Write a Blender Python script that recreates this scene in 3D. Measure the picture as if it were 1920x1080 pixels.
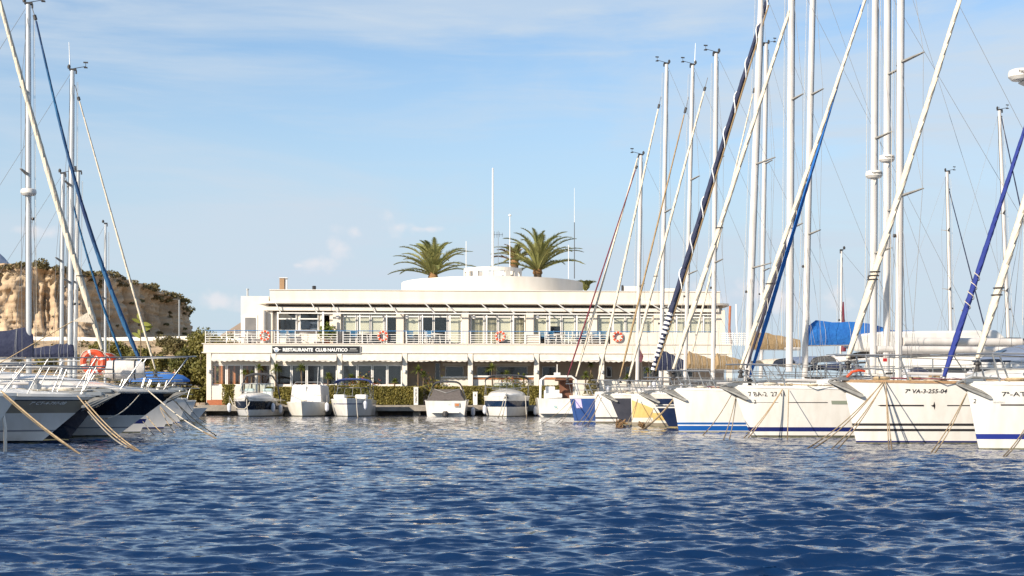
import bpy, math, random
import numpy as np
from mathutils import Vector, Matrix, noise as mnoise
random.seed(7); RNG = np.random.default_rng(7)
for o in list(bpy.data.objects): bpy.data.objects.remove(o)
SC = bpy.context.scene
COL = SC.collection
R = math.radians; pi = math.pi

# ------------------------------------------------------------------ camera, sky, sun, exposure
FPX = 2667.0; HOR = 750.0; CH = 1.05        # focal length in photo pixels, horizon row, eye height
cd = bpy.data.cameras.new('camera'); cam = bpy.data.objects.new('camera', cd); COL.objects.link(cam)
cam.location = (0, 0, CH); cam.rotation_euler = (R(90), 0, 0)
cd.sensor_width = 36; cd.lens = 36 * FPX / 1920; cd.shift_y = (HOR - 540) / 1920
cd.clip_start = 0.1; cd.clip_end = 9000
SC.camera = cam
SUN_TO = Vector((-0.68, -0.73, 0)).normalized() * math.cos(R(27)) + Vector((0, 0, math.sin(R(27))))
sl = bpy.data.lights.new('sun', 'SUN'); so = bpy.data.objects.new('sun', sl); COL.objects.link(so)
so.rotation_euler = SUN_TO.to_track_quat('Z', 'Y').to_euler()
sl.energy = 4.8; sl.angle = R(0.53); sl.color = (1.0, 0.88, 0.72)
W = bpy.data.worlds.new('World'); SC.world = W; W.use_nodes = True
nt = W.node_tree; nt.nodes.clear()
def N(t, **k):
    n = nt.nodes.new(t)
    for a, b in k.items(): setattr(n, a, b)
    return n
def LK(a, b): nt.links.new(a, b)
def M_(op, a, b=None, c=None):
    n = N('ShaderNodeMath', operation=op)
    for i, v in enumerate((a, b, c)):
        if v is None: continue
        if isinstance(v, (int, float)): n.inputs[i].default_value = v
        else: LK(v, n.inputs[i])
    return n.outputs[0]
out = N('ShaderNodeOutputWorld'); bg = N('ShaderNodeBackground')
sky = N('ShaderNodeTexSky', sky_type='NISHITA'); sky.sun_disc = False
sky.sun_elevation = R(27); sky.sun_rotation = math.atan2(SUN_TO.x, SUN_TO.y)
sky.air_density = 1.0; sky.dust_density = 0.6; sky.ozone_density = 1.6; sky.altitude = 0
tc = N('ShaderNodeTexCoord'); sx = N('ShaderNodeSeparateXYZ'); LK(tc.outputs['Generated'], sx.inputs[0])
az = M_('ARCTAN2', sx.outputs[0], sx.outputs[1]); el = M_('ARCSINE', sx.outputs[2])
def cirrus(rot, sc, lac, seed, lo, hi):
    cmb = N('ShaderNodeCombineXYZ'); LK(az, cmb.inputs[0]); LK(el, cmb.inputs[1]); cmb.inputs[2].default_value = seed
    mp = N('ShaderNodeMapping'); LK(cmb.outputs[0], mp.inputs[0]); mp.inputs['Rotation'].default_value = (0, 0, R(rot)); mp.inputs['Scale'].default_value = sc
    nz = N('ShaderNodeTexNoise'); LK(mp.outputs[0], nz.inputs['Vector']); nz.inputs['Scale'].default_value = 1; nz.inputs['Detail'].default_value = 7; nz.inputs['Roughness'].default_value = lac
    nz.inputs['Distortion'].default_value = 0.6
    mr = N('ShaderNodeMapRange', interpolation_type='SMOOTHSTEP'); LK(nz.outputs[0], mr.inputs[0]); mr.inputs[1].default_value = lo; mr.inputs[2].default_value = hi
    return mr.outputs[0]
c1 = cirrus(6, (3.4, 15, 1), .56, 4.3, .34, .62)
c2 = cirrus(9, (5, 42, 1), .62, 1.7, .44, .74)
cl = M_('MINIMUM', M_('ADD', M_('MULTIPLY', c1, .75), M_('MULTIPLY', c2, .35)), 1)
fade = N('ShaderNodeMapRange', interpolation_type='SMOOTHSTEP'); LK(el, fade.inputs[0]); fade.inputs[1].default_value = 0.55; fade.inputs[2].default_value = 0.16; fade.inputs[3].default_value = .25; fade.inputs[4].default_value = 1
cl = M_('MULTIPLY', cl, fade.outputs[0])
# small cumulus puffs low over the club house (each a noisy ellipse of the sky)
cmb = N('ShaderNodeCombineXYZ'); LK(az, cmb.inputs[0]); LK(el, cmb.inputs[1])
pn = N('ShaderNodeTexNoise'); LK(cmb.outputs[0], pn.inputs['Vector']); pn.inputs['Scale'].default_value = 42; pn.inputs['Detail'].default_value = 6
puffs = None
for px, py, rx, ry in ((590, 496, 70, 24), (636, 470, 34, 30), (662, 436, 38, 20), (745, 428, 44, 26), (560, 500, 40, 10), (410, 568, 75, 24), (60, 448, 60, 16), (800, 430, 50, 9), (1440, 560, 150, 30)):
    ca = math.atan2((px - 960) / FPX, 1); ce = math.atan((HOR - py) / FPX)
    dx = M_('DIVIDE', M_('SUBTRACT', az, ca), rx / FPX); dy = M_('DIVIDE', M_('SUBTRACT', el, ce), ry / FPX)
    d = M_('SQRT', M_('ADD', M_('MULTIPLY', dx, dx), M_('MULTIPLY', dy, dy)))
    v = M_('SUBTRACT', 2.05, M_('ADD', M_('MULTIPLY', d, .75), M_('MULTIPLY', pn.outputs[0], 2.9)))
    puffs = v if puffs is None else M_('MAXIMUM', puffs, v)
pm_ = N('ShaderNodeMapRange', interpolation_type='SMOOTHSTEP'); LK(puffs, pm_.inputs[0]); pm_.inputs[1].default_value = -.05; pm_.inputs[2].default_value = .75; pm_.inputs[4].default_value = .62
allc = cl
tint = N('ShaderNodeMix', data_type='RGBA', blend_type='MULTIPLY'); tint.inputs[0].default_value = 1; LK(sky.outputs[0], tint.inputs[6]); tint.inputs[7].default_value = (.90, 1.01, 1.08, 1)
hz = N('ShaderNodeMapRange', interpolation_type='SMOOTHSTEP'); LK(el, hz.inputs[0]); hz.inputs[1].default_value = R(17); hz.inputs[2].default_value = R(1.5); hz.inputs[4].default_value = .92
m0 = N('ShaderNodeMix', data_type='RGBA'); LK(hz.outputs[0], m0.inputs[0]); LK(tint.outputs[2], m0.inputs[6]); m0.inputs[7].default_value = (3.55, 4.35, 5.0, 1)
m1 = N('ShaderNodeMix', data_type='RGBA'); LK(allc, m1.inputs[0]); LK(m0.outputs[2], m1.inputs[6]); m1.inputs[7].default_value = (3.95, 4.6, 5.3, 1)
mx = N('ShaderNodeMix', data_type='RGBA'); LK(pm_.outputs[0], mx.inputs[0]); LK(m1.outputs[2], mx.inputs[6]); mx.inputs[7].default_value = (5.8, 5.5, 5.6, 1)
LK(mx.outputs[2], bg.inputs[0]); bg.inputs[1].default_value = 0.102
LK(bg.outputs[0], out.inputs[0])
SC.view_settings.view_transform = 'Standard'; SC.view_settings.look = 'None'; SC.view_settings.gamma = 1
SC.view_settings.use_curve_mapping = False; SC.view_settings.exposure = 0.62
SC.render.engine = 'CYCLES'

# ------------------------------------------------------------------ materials
MATS = {}
def mat(name, c1, c2=None, rough=.5, metal=0, scale=6, stretch=(1, 1, 1), bump=0, bscale=None, spec=.5, detail=5, coat=0, lo=.35, hi=.65, trans=0):
    m = bpy.data.materials.new(name); m.use_nodes = True; t = m.node_tree; b = t.nodes['Principled BSDF']
    b.inputs['Roughness'].default_value = rough; b.inputs['Metallic'].default_value = metal
    b.inputs['Specular IOR Level'].default_value = spec; b.inputs['Coat Weight'].default_value = coat
    b.inputs['Base Color'].default_value = (*c1, 1)
    if trans: b.inputs['Subsurface Weight'].default_value = 0
    if c2 is not None or bump:
        tc = t.nodes.new('ShaderNodeTexCoord'); mp = t.nodes.new('ShaderNodeMapping'); mp.inputs['Scale'].default_value = stretch
        t.links.new(tc.outputs['Object'], mp.inputs[0])
    if c2 is not None:
        nz = t.nodes.new('ShaderNodeTexNoise'); nz.inputs['Scale'].default_value = scale; nz.inputs['Detail'].default_value = detail; t.links.new(mp.outputs[0], nz.inputs['Vector'])
        mr = t.nodes.new('ShaderNodeMapRange'); mr.inputs[1].default_value = lo; mr.inputs[2].default_value = hi; t.links.new(nz.outputs[0], mr.inputs[0])
        mx = t.nodes.new('ShaderNodeMix'); mx.data_type = 'RGBA'; mx.inputs[6].default_value = (*c1, 1); mx.inputs[7].default_value = (*c2, 1)
        t.links.new(mr.outputs[0], mx.inputs[0]); t.links.new(mx.outputs[2], b.inputs['Base Color'])
    if bump:
        nb = t.nodes.new('ShaderNodeTexNoise'); nb.inputs['Scale'].default_value = bscale or scale * 3; nb.inputs['Detail'].default_value = 6; t.links.new(mp.outputs[0], nb.inputs['Vector'])
        bp = t.nodes.new('ShaderNodeBump'); bp.inputs['Strength'].default_value = 1; bp.inputs['Distance'].default_value = bump
        t.links.new(nb.outputs[0], bp.inputs['Height']); t.links.new(bp.outputs[0], b.inputs['Normal'])
    MATS[name] = m; return m
gel = mat('gelcoat_white', (.73, .705, .66), (.61, .58, .52), .22, scale=2.2, stretch=(1.6, 1.6, .35), lo=.45, hi=.85, coat=.3)
gel2 = mat('gelcoat_cream', (.74, .71, .64), (.66, .62, .54), .3, scale=2, coat=.2)
deckm = mat('deck_white', (.74, .73, .70), (.66, .65, .62), .5, scale=5)
navyg = mat('gelcoat_navy', (.012, .022, .06), (.02, .03, .07), .12, scale=3, coat=.5)
blackg = mat('gelcoat_black', (.008, .009, .014), (.014, .015, .02), .1, scale=3, coat=.5)
greyg = mat('gelcoat_grey', (.045, .047, .06), (.06, .06, .075), .25, scale=3, coat=.3)
blueg = mat('gelcoat_blue', (.03, .075, .24), (.045, .09, .25), .2, scale=3, coat=.4)
stripeb = mat('stripe_blue', (.01, .09, .33), None, .3)
stripen = mat('stripe_navy', (.015, .022, .12), None, .3)
stripek = mat('stripe_black', (.03, .028, .03), None, .35)
yellowg = mat('gelcoat_yellow', (.66, .47, .17), (.60, .42, .16), .3, scale=3, coat=.2)
tang = mat('gelcoat_taupe', (.30, .26, .19), (.26, .22, .17), .25, scale=3, coat=.3)
antif = mat('antifouling', (.03, .03, .04), (.05, .05, .045), .7, scale=5)
scum = mat('waterline_scum', (.10, .11, .07), (.22, .2, .12), .8, scale=8)
alum = mat('mast_white', (.64, .61, .58), (.54, .51, .48), .35, scale=4, stretch=(1, 1, .3))
alums = mat('mast_silver', (.55, .56, .56), (.46, .47, .48), .35, .35, scale=4, stretch=(1, 1, .3))
steel = mat('steel', (.46, .46, .45), None, .38, .85)
wire = mat('wire', (.20, .20, .20), None, .65, .3)
dark = mat('dark_fitting', (.035, .033, .033), None, .5)
teak = mat('teak', (.36, .22, .11), (.25, .15, .08), .6, scale=14, stretch=(.3, 3, 3))
scream = mat('sailcloth_cream', (.66, .58, .46), (.56, .49, .39), .85, scale=9, stretch=(1, 1, .6), bump=.01, bscale=22)
swhite = mat('sailcloth_white', (.70, .67, .63), (.60, .57, .54), .85, scale=9, bump=.01, bscale=22)
stan = mat('canvas_tan', (.34, .235, .125), (.27, .19, .10), .9, scale=6, bump=.02, bscale=9)
snavy = mat('canvas_navy', (.014, .02, .055), (.025, .032, .07), .85, scale=7, bump=.02, bscale=9)
sblue = mat('canvas_blue', (.008, .10, .36), (.012, .13, .42), .85, scale=5, bump=.03, bscale=8)
sroyal = mat('canvas_royal', (.010, .025, .17), (.015, .03, .20), .85, scale=7, bump=.01, bscale=14)
steal = mat('canvas_teal', (.01, .10, .22), (.008, .05, .13), .85, scale=5, bump=.01, bscale=14)
sred = mat('canvas_wine', (.17, .018, .035), (.11, .015, .03), .85, scale=8)
sgrey = mat('canvas_grey', (.10, .085, .075), (.13, .11, .10), .9, scale=6, bump=.02, bscale=9)
schar = mat('canvas_charcoal', (.03, .031, .038), (.045, .045, .05), .85, scale=6, bump=.015, bscale=9)
sbrown = mat('canvas_brown', (.17, .07, .035), (.12, .05, .03), .8, scale=6)
slate = mat('canvas_slate', (.16, .20, .29), (.13, .17, .25), .8, scale=6)
orange = mat('ring_orange', (.72, .085, .025), (.62, .07, .025), .5, scale=9)
ringw = mat('ring_tape', (.78, .76, .72), None, .5)
rope = mat('rope_tan', (.46, .34, .20), (.30, .22, .13), .9, scale=25, bump=.004, bscale=60)
ropew = mat('rope_pale', (.62, .56, .46), (.45, .4, .32), .9, scale=25)
galv = mat('anchor_grey', (.36, .35, .32), (.27, .26, .24), .5, .5, scale=9)
black = mat('black_rubber', (.02, .02, .02), None, .6)
white = mat('white_plastic', (.78, .77, .75), (.72, .71, .69), .4, scale=5)
redp = mat('red_plastic', (.45, .02, .02), (.36, .02, .02), .5, scale=5)
fendm = mat('fender_white', (.62, .64, .70), (.52, .53, .58), .5, scale=5)
ink = mat('ink_black', (.02, .02, .025), None, .5)
inkr = mat('ink_red', (.30, .03, .02), None, .5)
inkw = mat('ink_white', (.78, .78, .76), None, .5)
inkg = mat('ink_grey', (.35, .35, .34), None, .5)
tealink = mat('ink_teal', (.05, .33, .38), None, .5)
plaster = mat('plaster_cream', (.73, .66, .565), (.66, .585, .485), .85, scale=1.6, stretch=(1, 1, .22), lo=.42, hi=.75, bump=.004, bscale=14)
plaster2 = mat('plaster_white', (.73, .68, .61), (.67, .62, .54), .85, scale=1.3, stretch=(1, 1, .4), bump=.004, bscale=14)
pvc = mat('window_frame_white', (.76, .74, .71), None, .4)
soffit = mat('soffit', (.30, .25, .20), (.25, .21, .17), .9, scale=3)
awn = mat('awning_cloth', (.62, .58, .52), (.55, .51, .45), .85, scale=3, stretch=(1, 1, .3))
blindm = mat('blind_cloth', (.66, .63, .50), (.60, .58, .46), .8, scale=2)
curtm = mat('curtain_cloth', (.62, .58, .44), (.5, .46, .33), .9, scale=3)
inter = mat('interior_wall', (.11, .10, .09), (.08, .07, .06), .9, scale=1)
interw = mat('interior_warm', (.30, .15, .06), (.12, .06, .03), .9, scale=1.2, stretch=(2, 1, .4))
floorm = mat('terrace_tile', (.35, .25, .18), (.30, .21, .15), .7, scale=3)
bluep = mat('blue_paint', (.03, .14, .32), None, .45)
whp = mat('white_paint', (.78, .76, .72), (.73, .71, .67), .5, scale=3)
dkdoor = mat('door_grey', (.22, .21, .20), (.17, .165, .16), .35, scale=1.5)
brick = mat('terracotta', (.42, .14, .06), (.34, .11, .05), .8, scale=6)
concrete = mat('concrete', (.30, .27, .23), (.19, .17, .14), .9, scale=1.8, bump=.02, bscale=9)
concd = mat('concrete_dark', (.05, .042, .032), (.10, .08, .055), .6, scale=2.5, bump=.03, bscale=7)
signb = mat('sign_board', (.012, .013, .015), None, .4)
chairb = mat('chair_blue', (.02, .11, .22), (.03, .14, .26), .6, scale=8)
woodd = mat('wood_dark', (.16, .07, .035), (.10, .05, .03), .6, scale=6)
orangew = mat('wood_orange', (.50, .19, .06), (.40, .14, .05), .6, scale=6)
tilebr = mat('terrain_soil', (.52, .37, .22), (.33, .235, .13), .95, scale=.45, lo=.4, hi=.6, bump=.3, bscale=1.4)
bark = mat('bark', (.17, .12, .07), (.10, .07, .045), .95, scale=12, stretch=(1, 1, .3), bump=.02, bscale=20)
def leafmat(name, c1, c2, scale=1.5):
    m = mat(name, c1, c2, .6, scale=scale, spec=.3)
    t = m.node_tree; b = t.nodes['Principled BSDF']; o = [n for n in t.nodes if n.type == 'OUTPUT_MATERIAL'][0]
    tr = t.nodes.new('ShaderNodeBsdfTranslucent'); mix = t.nodes.new('ShaderNodeMixShader'); mix.inputs[0].default_value = .28
    src = b.inputs['Base Color'].links[0].from_socket; t.links.new(src, tr.inputs[0])
    t.links.new(b.outputs[0], mix.inputs[1]); t.links.new(tr.outputs[0], mix.inputs[2]); t.links.new(mix.outputs[0], o.inputs[0])
    return m
lf_hedge = leafmat('leaf_hedge', (.31, .26, .07), (.20, .18, .05), 2.5)
lf_palm = leafmat('leaf_palm', (.37, .35, .13), (.24, .26, .095), 1)
lf_dead = leafmat('leaf_palm_dry', (.34, .21, .10), (.26, .16, .08), 2)
lf_yucca = leafmat('leaf_yucca', (.19, .21, .04), (.12, .16, .03), 4)
lf_shrub = leafmat('leaf_shrub', (.23, .20, .055), (.13, .135, .04), .6)
lf_dark = leafmat('leaf_scrub', (.15, .14, .055), (.21, .165, .085), .3)
lf_big = leafmat('leaf_agave', (.24, .25, .04), (.17, .19, .035), 1)
lf_flower = leafmat('petal_pink', (.45, .08, .07), (.40, .16, .06), 4)
def glassmat(name, tint, refl=1.0, tr=(.55, .58, .58)):
    m = bpy.data.materials.new(name); m.use_nodes = True; t = m.node_tree; t.nodes.clear()
    o = t.nodes.new('ShaderNodeOutputMaterial'); g = t.nodes.new('ShaderNodeBsdfGlossy'); g.inputs['Roughness'].default_value = .03; g.inputs[0].default_value = (*tint, 1)
    p = t.nodes.new('ShaderNodeBsdfTransparent'); p.inputs[0].default_value = (*tr, 1)
    f = t.nodes.new('ShaderNodeLayerWeight'); f.inputs[0].default_value = .5
    pw = t.nodes.new('ShaderNodeMath'); pw.operation = 'POWER'; pw.inputs[1].default_value = 5; t.links.new(f.outputs['Facing'], pw.inputs[0])
    a = t.nodes.new('ShaderNodeMath'); a.operation = 'ADD'; a.inputs[1].default_value = .04 + .05 * refl; t.links.new(pw.outputs[0], a.inputs[0])
    x = t.nodes.new('ShaderNodeMixShader'); t.links.new(a.outputs[0], x.inputs[0]); t.links.new(p.outputs[0], x.inputs[1]); t.links.new(g.outputs[0], x.inputs[2]); t.links.new(x.outputs[0], o.inputs[0])
    return m
glass = glassmat('window_glass', (1, 1, 1), .2, (.94, .95, .945)); glassd = mat('tinted_glass', (.015, .018, .022), None, .05, spec=.8)
glassb = mat('tinted_glass_blue', (.012, .03, .07), None, .08, spec=.8)
glassw = glassmat('windscreen_glass', (.7, .7, .7), .0, (.70, .80, .80))

# ------------------------------------------------------------------ mesh helpers
class MB:
    def __init__(s): s.v = []; s.f = []; s.m = []
    def add(s, vs, fs, mi=0):
        b = len(s.v); s.v += [tuple(p) for p in vs]; s.f += [tuple(b + i for i in f) for f in fs]; s.m += [mi] * len(fs); return s
    def box(s, x0, x1, y0, y1, z0, z1, mi=0):
        return s.add([(x0, y0, z0), (x1, y0, z0), (x1, y1, z0), (x0, y1, z0), (x0, y0, z1), (x1, y0, z1), (x1, y1, z1), (x0, y1, z1)],
                     [(0, 3, 2, 1), (4, 5, 6, 7), (0, 1, 5, 4), (1, 2, 6, 5), (2, 3, 7, 6), (3, 0, 4, 7)], mi)
    def cbox(s, c, d, mi=0): return s.box(c[0] - d[0] / 2, c[0] + d[0] / 2, c[1] - d[1] / 2, c[1] + d[1] / 2, c[2] - d[2] / 2, c[2] + d[2] / 2, mi)
    def loft(s, rings, mi=0, closed=True, caps=True, mis=None):
        n = len(rings[0]); vs = [p for r in rings for p in r]; fs = []; ml = []
        for i in range(len(rings) - 1):
            for j in range(n if closed else n - 1):
                k = (j + 1) % n; fs.append((i * n + j, i * n + k, (i + 1) * n + k, (i + 1) * n + j)); ml.append(mis[i] if mis else mi)
        b = len(s.v); s.v += [tuple(p) for p in vs]; s.f += [tuple(b + q for q in f) for f in fs]; s.m += ml
        if caps and closed:
            s.f.append(tuple(b + q for q in range(n))[::-1]); s.m.append(mi)
            s.f.append(tuple(b + (len(rings) - 1) * n + q for q in range(n))); s.m.append(mi)
        return s
    def tube(s, pts, r, n=6, mi=0, caps=True, flat=1.0, twist=0):
        pts = [Vector(p) for p in pts]; rs = r if isinstance(r, (list, tuple)) else [r] * len(pts)
        rings = []; a = None
        for i, p in enumerate(pts):
            t = (pts[min(i + 1, len(pts) - 1)] - pts[max(i - 1, 0)])
            t = t.normalized() if t.length > 1e-9 else Vector((0, 0, 1))
            if a is None: a = t.cross(Vector((0, 0, 1)) if abs(t.z) < .9 else Vector((1, 0, 0))).normalized()
            else:
                a = a - t * a.dot(t); a = a.normalized() if a.length > 1e-6 else t.orthogonal().normalized()
            bb = t.cross(a).normalized()
            rings.append([p + a * math.cos(2 * pi * k / n + twist * i) * rs[i] + bb * math.sin(2 * pi * k / n + twist * i) * rs[i] * flat for k in range(n)])
        return s.loft(rings, mi, True, caps)
    def lathe(s, prof, c=(0, 0, 0), n=16, axis='z', mi=0, caps=True):
        rings = []
        for r, h in prof:
            ring = []
            for k in range(n):
                a = 2 * pi * k / n; x, y = r * math.cos(a), r * math.sin(a)
                q = (x, y, h) if axis == 'z' else ((h, x, y) if axis == 'x' else (x, h, y))
                ring.append((c[0] + q[0], c[1] + q[1], c[2] + q[2]))
            rings.append(ring)
        return s.loft(rings, mi, True, caps)
    def torus(s, c, Rr, r, n=28, k=8, axis='y', mi=0, mf=None):
        rings = []
        for i in range(n):
            a = 2 * pi * i / n; ring = []
            for j in range(k):
                b = 2 * pi * j / k; rr = Rr + r * math.cos(b); h = r * math.sin(b)
                if axis == 'y': ring.append((c[0] + rr * math.cos(a), c[1] + h, c[2] + rr * math.sin(a)))
                elif axis == 'z': ring.append((c[0] + rr * math.cos(a), c[1] + rr * math.sin(a), c[2] + h))
                else: ring.append((c[0] + h, c[1] + rr * math.cos(a), c[2] + rr * math.sin(a)))
            rings.append(ring)
        rings.append(rings[0])
        mis = [(mf(i) if mf else mi) for i in range(n)]
        return s.loft(rings, mi, True, False, mis)
    def build(s, name, mats, parent=None, smooth=False, bevel=0):
        me = bpy.data.meshes.new(name); me.from_pydata(s.v, [], s.f)
        for m in (mats if isinstance(mats, (list, tuple)) else [mats]): me.materials.append(m)
        if any(s.m): me.polygons.foreach_set('material_index', s.m)
        if smooth: me.polygons.foreach_set('use_smooth', [True] * len(me.polygons))
        me.update()
        o = bpy.data.objects.new(name, me); COL.objects.link(o); o.parent = parent
        if smooth: 
            try: me.set_sharp_from_angle(angle=R(38))
            except Exception: pass
        if bevel:
            b = o.modifiers.new('bevel', 'BEVEL'); b.width = bevel; b.segments = 2; b.limit_method = 'ANGLE'
        return o
def npmesh(name, V, F, mats, parent=None, smooth=False, mi=None):
    V = np.asarray(V, np.float32); F = np.asarray(F, np.int32); k = F.shape[1]
    me = bpy.data.meshes.new(name); me.vertices.add(len(V)); me.vertices.foreach_set('co', V.ravel())
    me.loops.add(F.size); me.loops.foreach_set('vertex_index', F.ravel())
    me.polygons.add(len(F)); me.polygons.foreach_set('loop_start', np.arange(len(F), dtype=np.int32) * k)
    for m in (mats if isinstance(mats, (list, tuple)) else [mats]): me.materials.append(m)
    if mi is not None: me.polygons.foreach_set('material_index', np.asarray(mi, np.int32))
    me.update(calc_edges=True)
    if smooth: me.polygons.foreach_set('use_smooth', np.ones(len(F), bool))
    o = bpy.data.objects.new(name, me); COL.objects.link(o); o.parent = parent; return o
def grid_faces(r, c):
    i = np.arange(r - 1)[:, None] * c + np.arange(c - 1)[None]; return np.stack([i, i + 1, i + c + 1, i + c], -1).reshape(-1, 4)
def empty(name, loc, rz=0):
    o = bpy.data.objects.new(name, None); COL.objects.link(o); o.location = loc; o.rotation_euler = (0, 0, rz); o.empty_display_size = .3; return o
def tag(o, label=None, cat=None, group=None, kind=None):
    if label: o['label'] = label
    if cat: o['category'] = cat
    if group: o['group'] = group
    if kind: o['kind'] = kind
    return o
def kids(o): return [c for c in bpy.data.objects if c.parent == o]
def copy_tree(o, parent=None, _m=None):
    if _m is None:
        _m = {}
        for c in bpy.data.objects:
            if c.parent: _m.setdefault(c.parent.name, []).append(c)
    c = o.copy(); COL.objects.link(c); c.parent = parent
    for ch in _m.get(o.name, []): copy_tree(ch, c, _m)
    return c
_tm = {}
def text_verts(txt, size=1, shear=0, bold=0, spacing=1.0):
    cu = bpy.data.curves.new('tmp_text', 'FONT'); cu.body = txt; cu.size = size; cu.shear = shear; cu.offset = bold; cu.space_character = spacing; cu.resolution_u = 3
    ob = bpy.data.objects.new('tmp_text', cu); COL.objects.link(ob)
    dg = bpy.context.evaluated_depsgraph_get(); dg.update(); me = bpy.data.meshes.new_from_object(ob.evaluated_get(dg))
    V = [tuple(v.co) for v in me.vertices]; F = [tuple(p.vertices) for p in me.polygons]
    bpy.data.objects.remove(ob); bpy.data.curves.remove(cu); bpy.data.meshes.remove(me)
    return V, F
def px2w(px, py, Y): return ((px - 960) * Y / FPX, Y, CH + (HOR - py) * Y / FPX)
def vnoise(p, s=1.0): return mnoise.noise(Vector(p) * s)
# value noise on arrays
_P = np.random.default_rng(3).random((256, 256))
def n2(x, y, sc=1.0, seed=0):
    x = np.asarray(x) * sc + seed * 17.3; y = np.asarray(y) * sc + seed * 9.1
    xi = np.floor(x).astype(int); yi = np.floor(y).astype(int); fx = x - xi; fy = y - yi
    fx = fx * fx * (3 - 2 * fx); fy = fy * fy * (3 - 2 * fy)
    g = lambda a, b: _P[a % 256, b % 256]
    return (g(xi, yi) * (1 - fx) + g(xi + 1, yi) * fx) * (1 - fy) + (g(xi, yi + 1) * (1 - fx) + g(xi + 1, yi + 1) * fx) * fy
def fbm(x, y, sc=1.0, o=4, seed=0):
    r = 0; a = .5; t = 0
    for k in range(o): r = r + a * n2(x, y, sc * 2 ** k, seed + k); t += a; a *= .5
    return r / t
def leaf_quads(C, size, elong=1.6, nrm_bias=None, rng=RNG):
    """one bent leaf face pair (diamond) at each centre C (n,3)"""
    n = len(C); a = rng.normal(size=(n, 3)); a /= np.linalg.norm(a, axis=1)[:, None]
    b = rng.normal(size=(n, 3)); b -= (a * b).sum(1)[:, None] * a; b /= np.linalg.norm(b, axis=1)[:, None]
    s = size * rng.uniform(.6, 1.3, (n, 1))
    V = np.stack([C - a * s * elong / 2, C + b * s / 2, C + a * s * elong / 2, C - b * s / 2], 1).reshape(-1, 3)
    F = np.arange(n * 4).reshape(n, 4); return V, F
# ------------------------------------------------------------------ water
def water():
    rows = [4.0]
    while rows[-1] < 112: rows.append(rows[-1] * (1 + (.0028 if rows[-1] < 40 else .0042)))
    Y = np.array(rows); u = np.linspace(-.60, .60, 640)
    Xg = u[None] * (Y[:, None] + 4); Yg = np.repeat(Y[:, None], len(u), 1)
    Z = np.zeros_like(Xg); DX = np.zeros_like(Xg); DY = np.zeros_like(Xg)
    rng = np.random.default_rng(11); gust = .45 + 1.1 * fbm(Xg, Yg, .11, 3, 4)
    for i in range(96):
        lam = .09 * (.92 / .09) ** (i / 95) * rng.uniform(.9, 1.1)
        th = R(90 + 10) + rng.normal() * R(27)
        k = 2 * pi / lam; kx, ky = k * math.cos(th) * .75, k * math.sin(th)
        amp = .0055  * lam ** .92 * (1.45 if lam < .38 else 1.05 if lam < .6 else .55)
        ph = rng.uniform(0, 2 * pi)
        g = .35 + 1.3 * n2(Xg, Yg, .55 / max(lam, .5), i % 9)           # gusts: each train comes and goes
        att = np.clip((lam / (Yg * .0035) - 1.6) / 2, 0, 1)               # drop what the grid cannot carry
        p = kx * Xg + ky * Yg + ph + 1.5 * n2(Xg, Yg, .35, i % 5)
        s, c = np.sin(p), np.cos(p); A = amp * g * att * gust
        Z += A * s; DX += .95 * A * c * kx / k; DY += .95 * A * c * ky / k
    V = np.stack([Xg + DX, Yg + DY, Z], -1).reshape(-1, 3)
    m = bpy.data.materials.new('sea_water'); m.use_nodes = True; t = m.node_tree; b = t.nodes['Principled BSDF']
    b.inputs['Base Color'].default_value = (.003, .019, .066, 1); b.inputs['Roughness'].default_value = .035; b.inputs['IOR'].default_value = 1.52
    tc = t.nodes.new('ShaderNodeTexCoord'); mp = t.nodes.new('ShaderNodeMapping'); mp.inputs['Scale'].default_value = (1, 2.0, 1)
    nz = t.nodes.new('ShaderNodeTexNoise'); nz.inputs['Scale'].default_value = 6.5; nz.inputs['Detail'].default_value = 4; nz.inputs['Roughness'].default_value = .6
    t.links.new(tc.outputs['Object'], mp.inputs[0]); t.links.new(mp.outputs[0], nz.inputs['Vector'])
    sub = t.nodes.new('ShaderNodeVectorMath'); sub.operation = 'SUBTRACT'; sub.inputs[1].default_value = (.5, .5, .5); t.links.new(nz.outputs['Color'], sub.inputs[0])
    mul = t.nodes.new('ShaderNodeVectorMath'); mul.operation = 'MULTIPLY'; mul.inputs[1].default_value = (.6, 1.0, 0); t.links.new(sub.outputs[0], mul.inputs[0])
    ge = t.nodes.new('ShaderNodeNewGeometry'); ad = t.nodes.new('ShaderNodeVectorMath'); ad.operation = 'ADD'; t.links.new(ge.outputs['Normal'], ad.inputs[0]); t.links.new(mul.outputs[0], ad.inputs[1])
    no = t.nodes.new('ShaderNodeVectorMath'); no.operation = 'NORMALIZE'; t.links.new(ad.outputs[0], no.inputs[0]); t.links.new(no.outputs[0], b.inputs['Normal'])
    b.inputs['Specular Tint'].default_value = (.62, .84, 1, 1)
    MATS['sea_water'] = m
    o = npmesh('water', V, grid_faces(len(Y), len(u)), m, smooth=True); tag(o, 'choppy dark blue harbour water filling the channel', kind='structure')
    q = MB().box(-900, 900, -300, 1400, -1.2, -.22).build('water', m); tag(q, 'open water sheet stretching beyond the harbour', kind='structure')
water()

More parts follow.
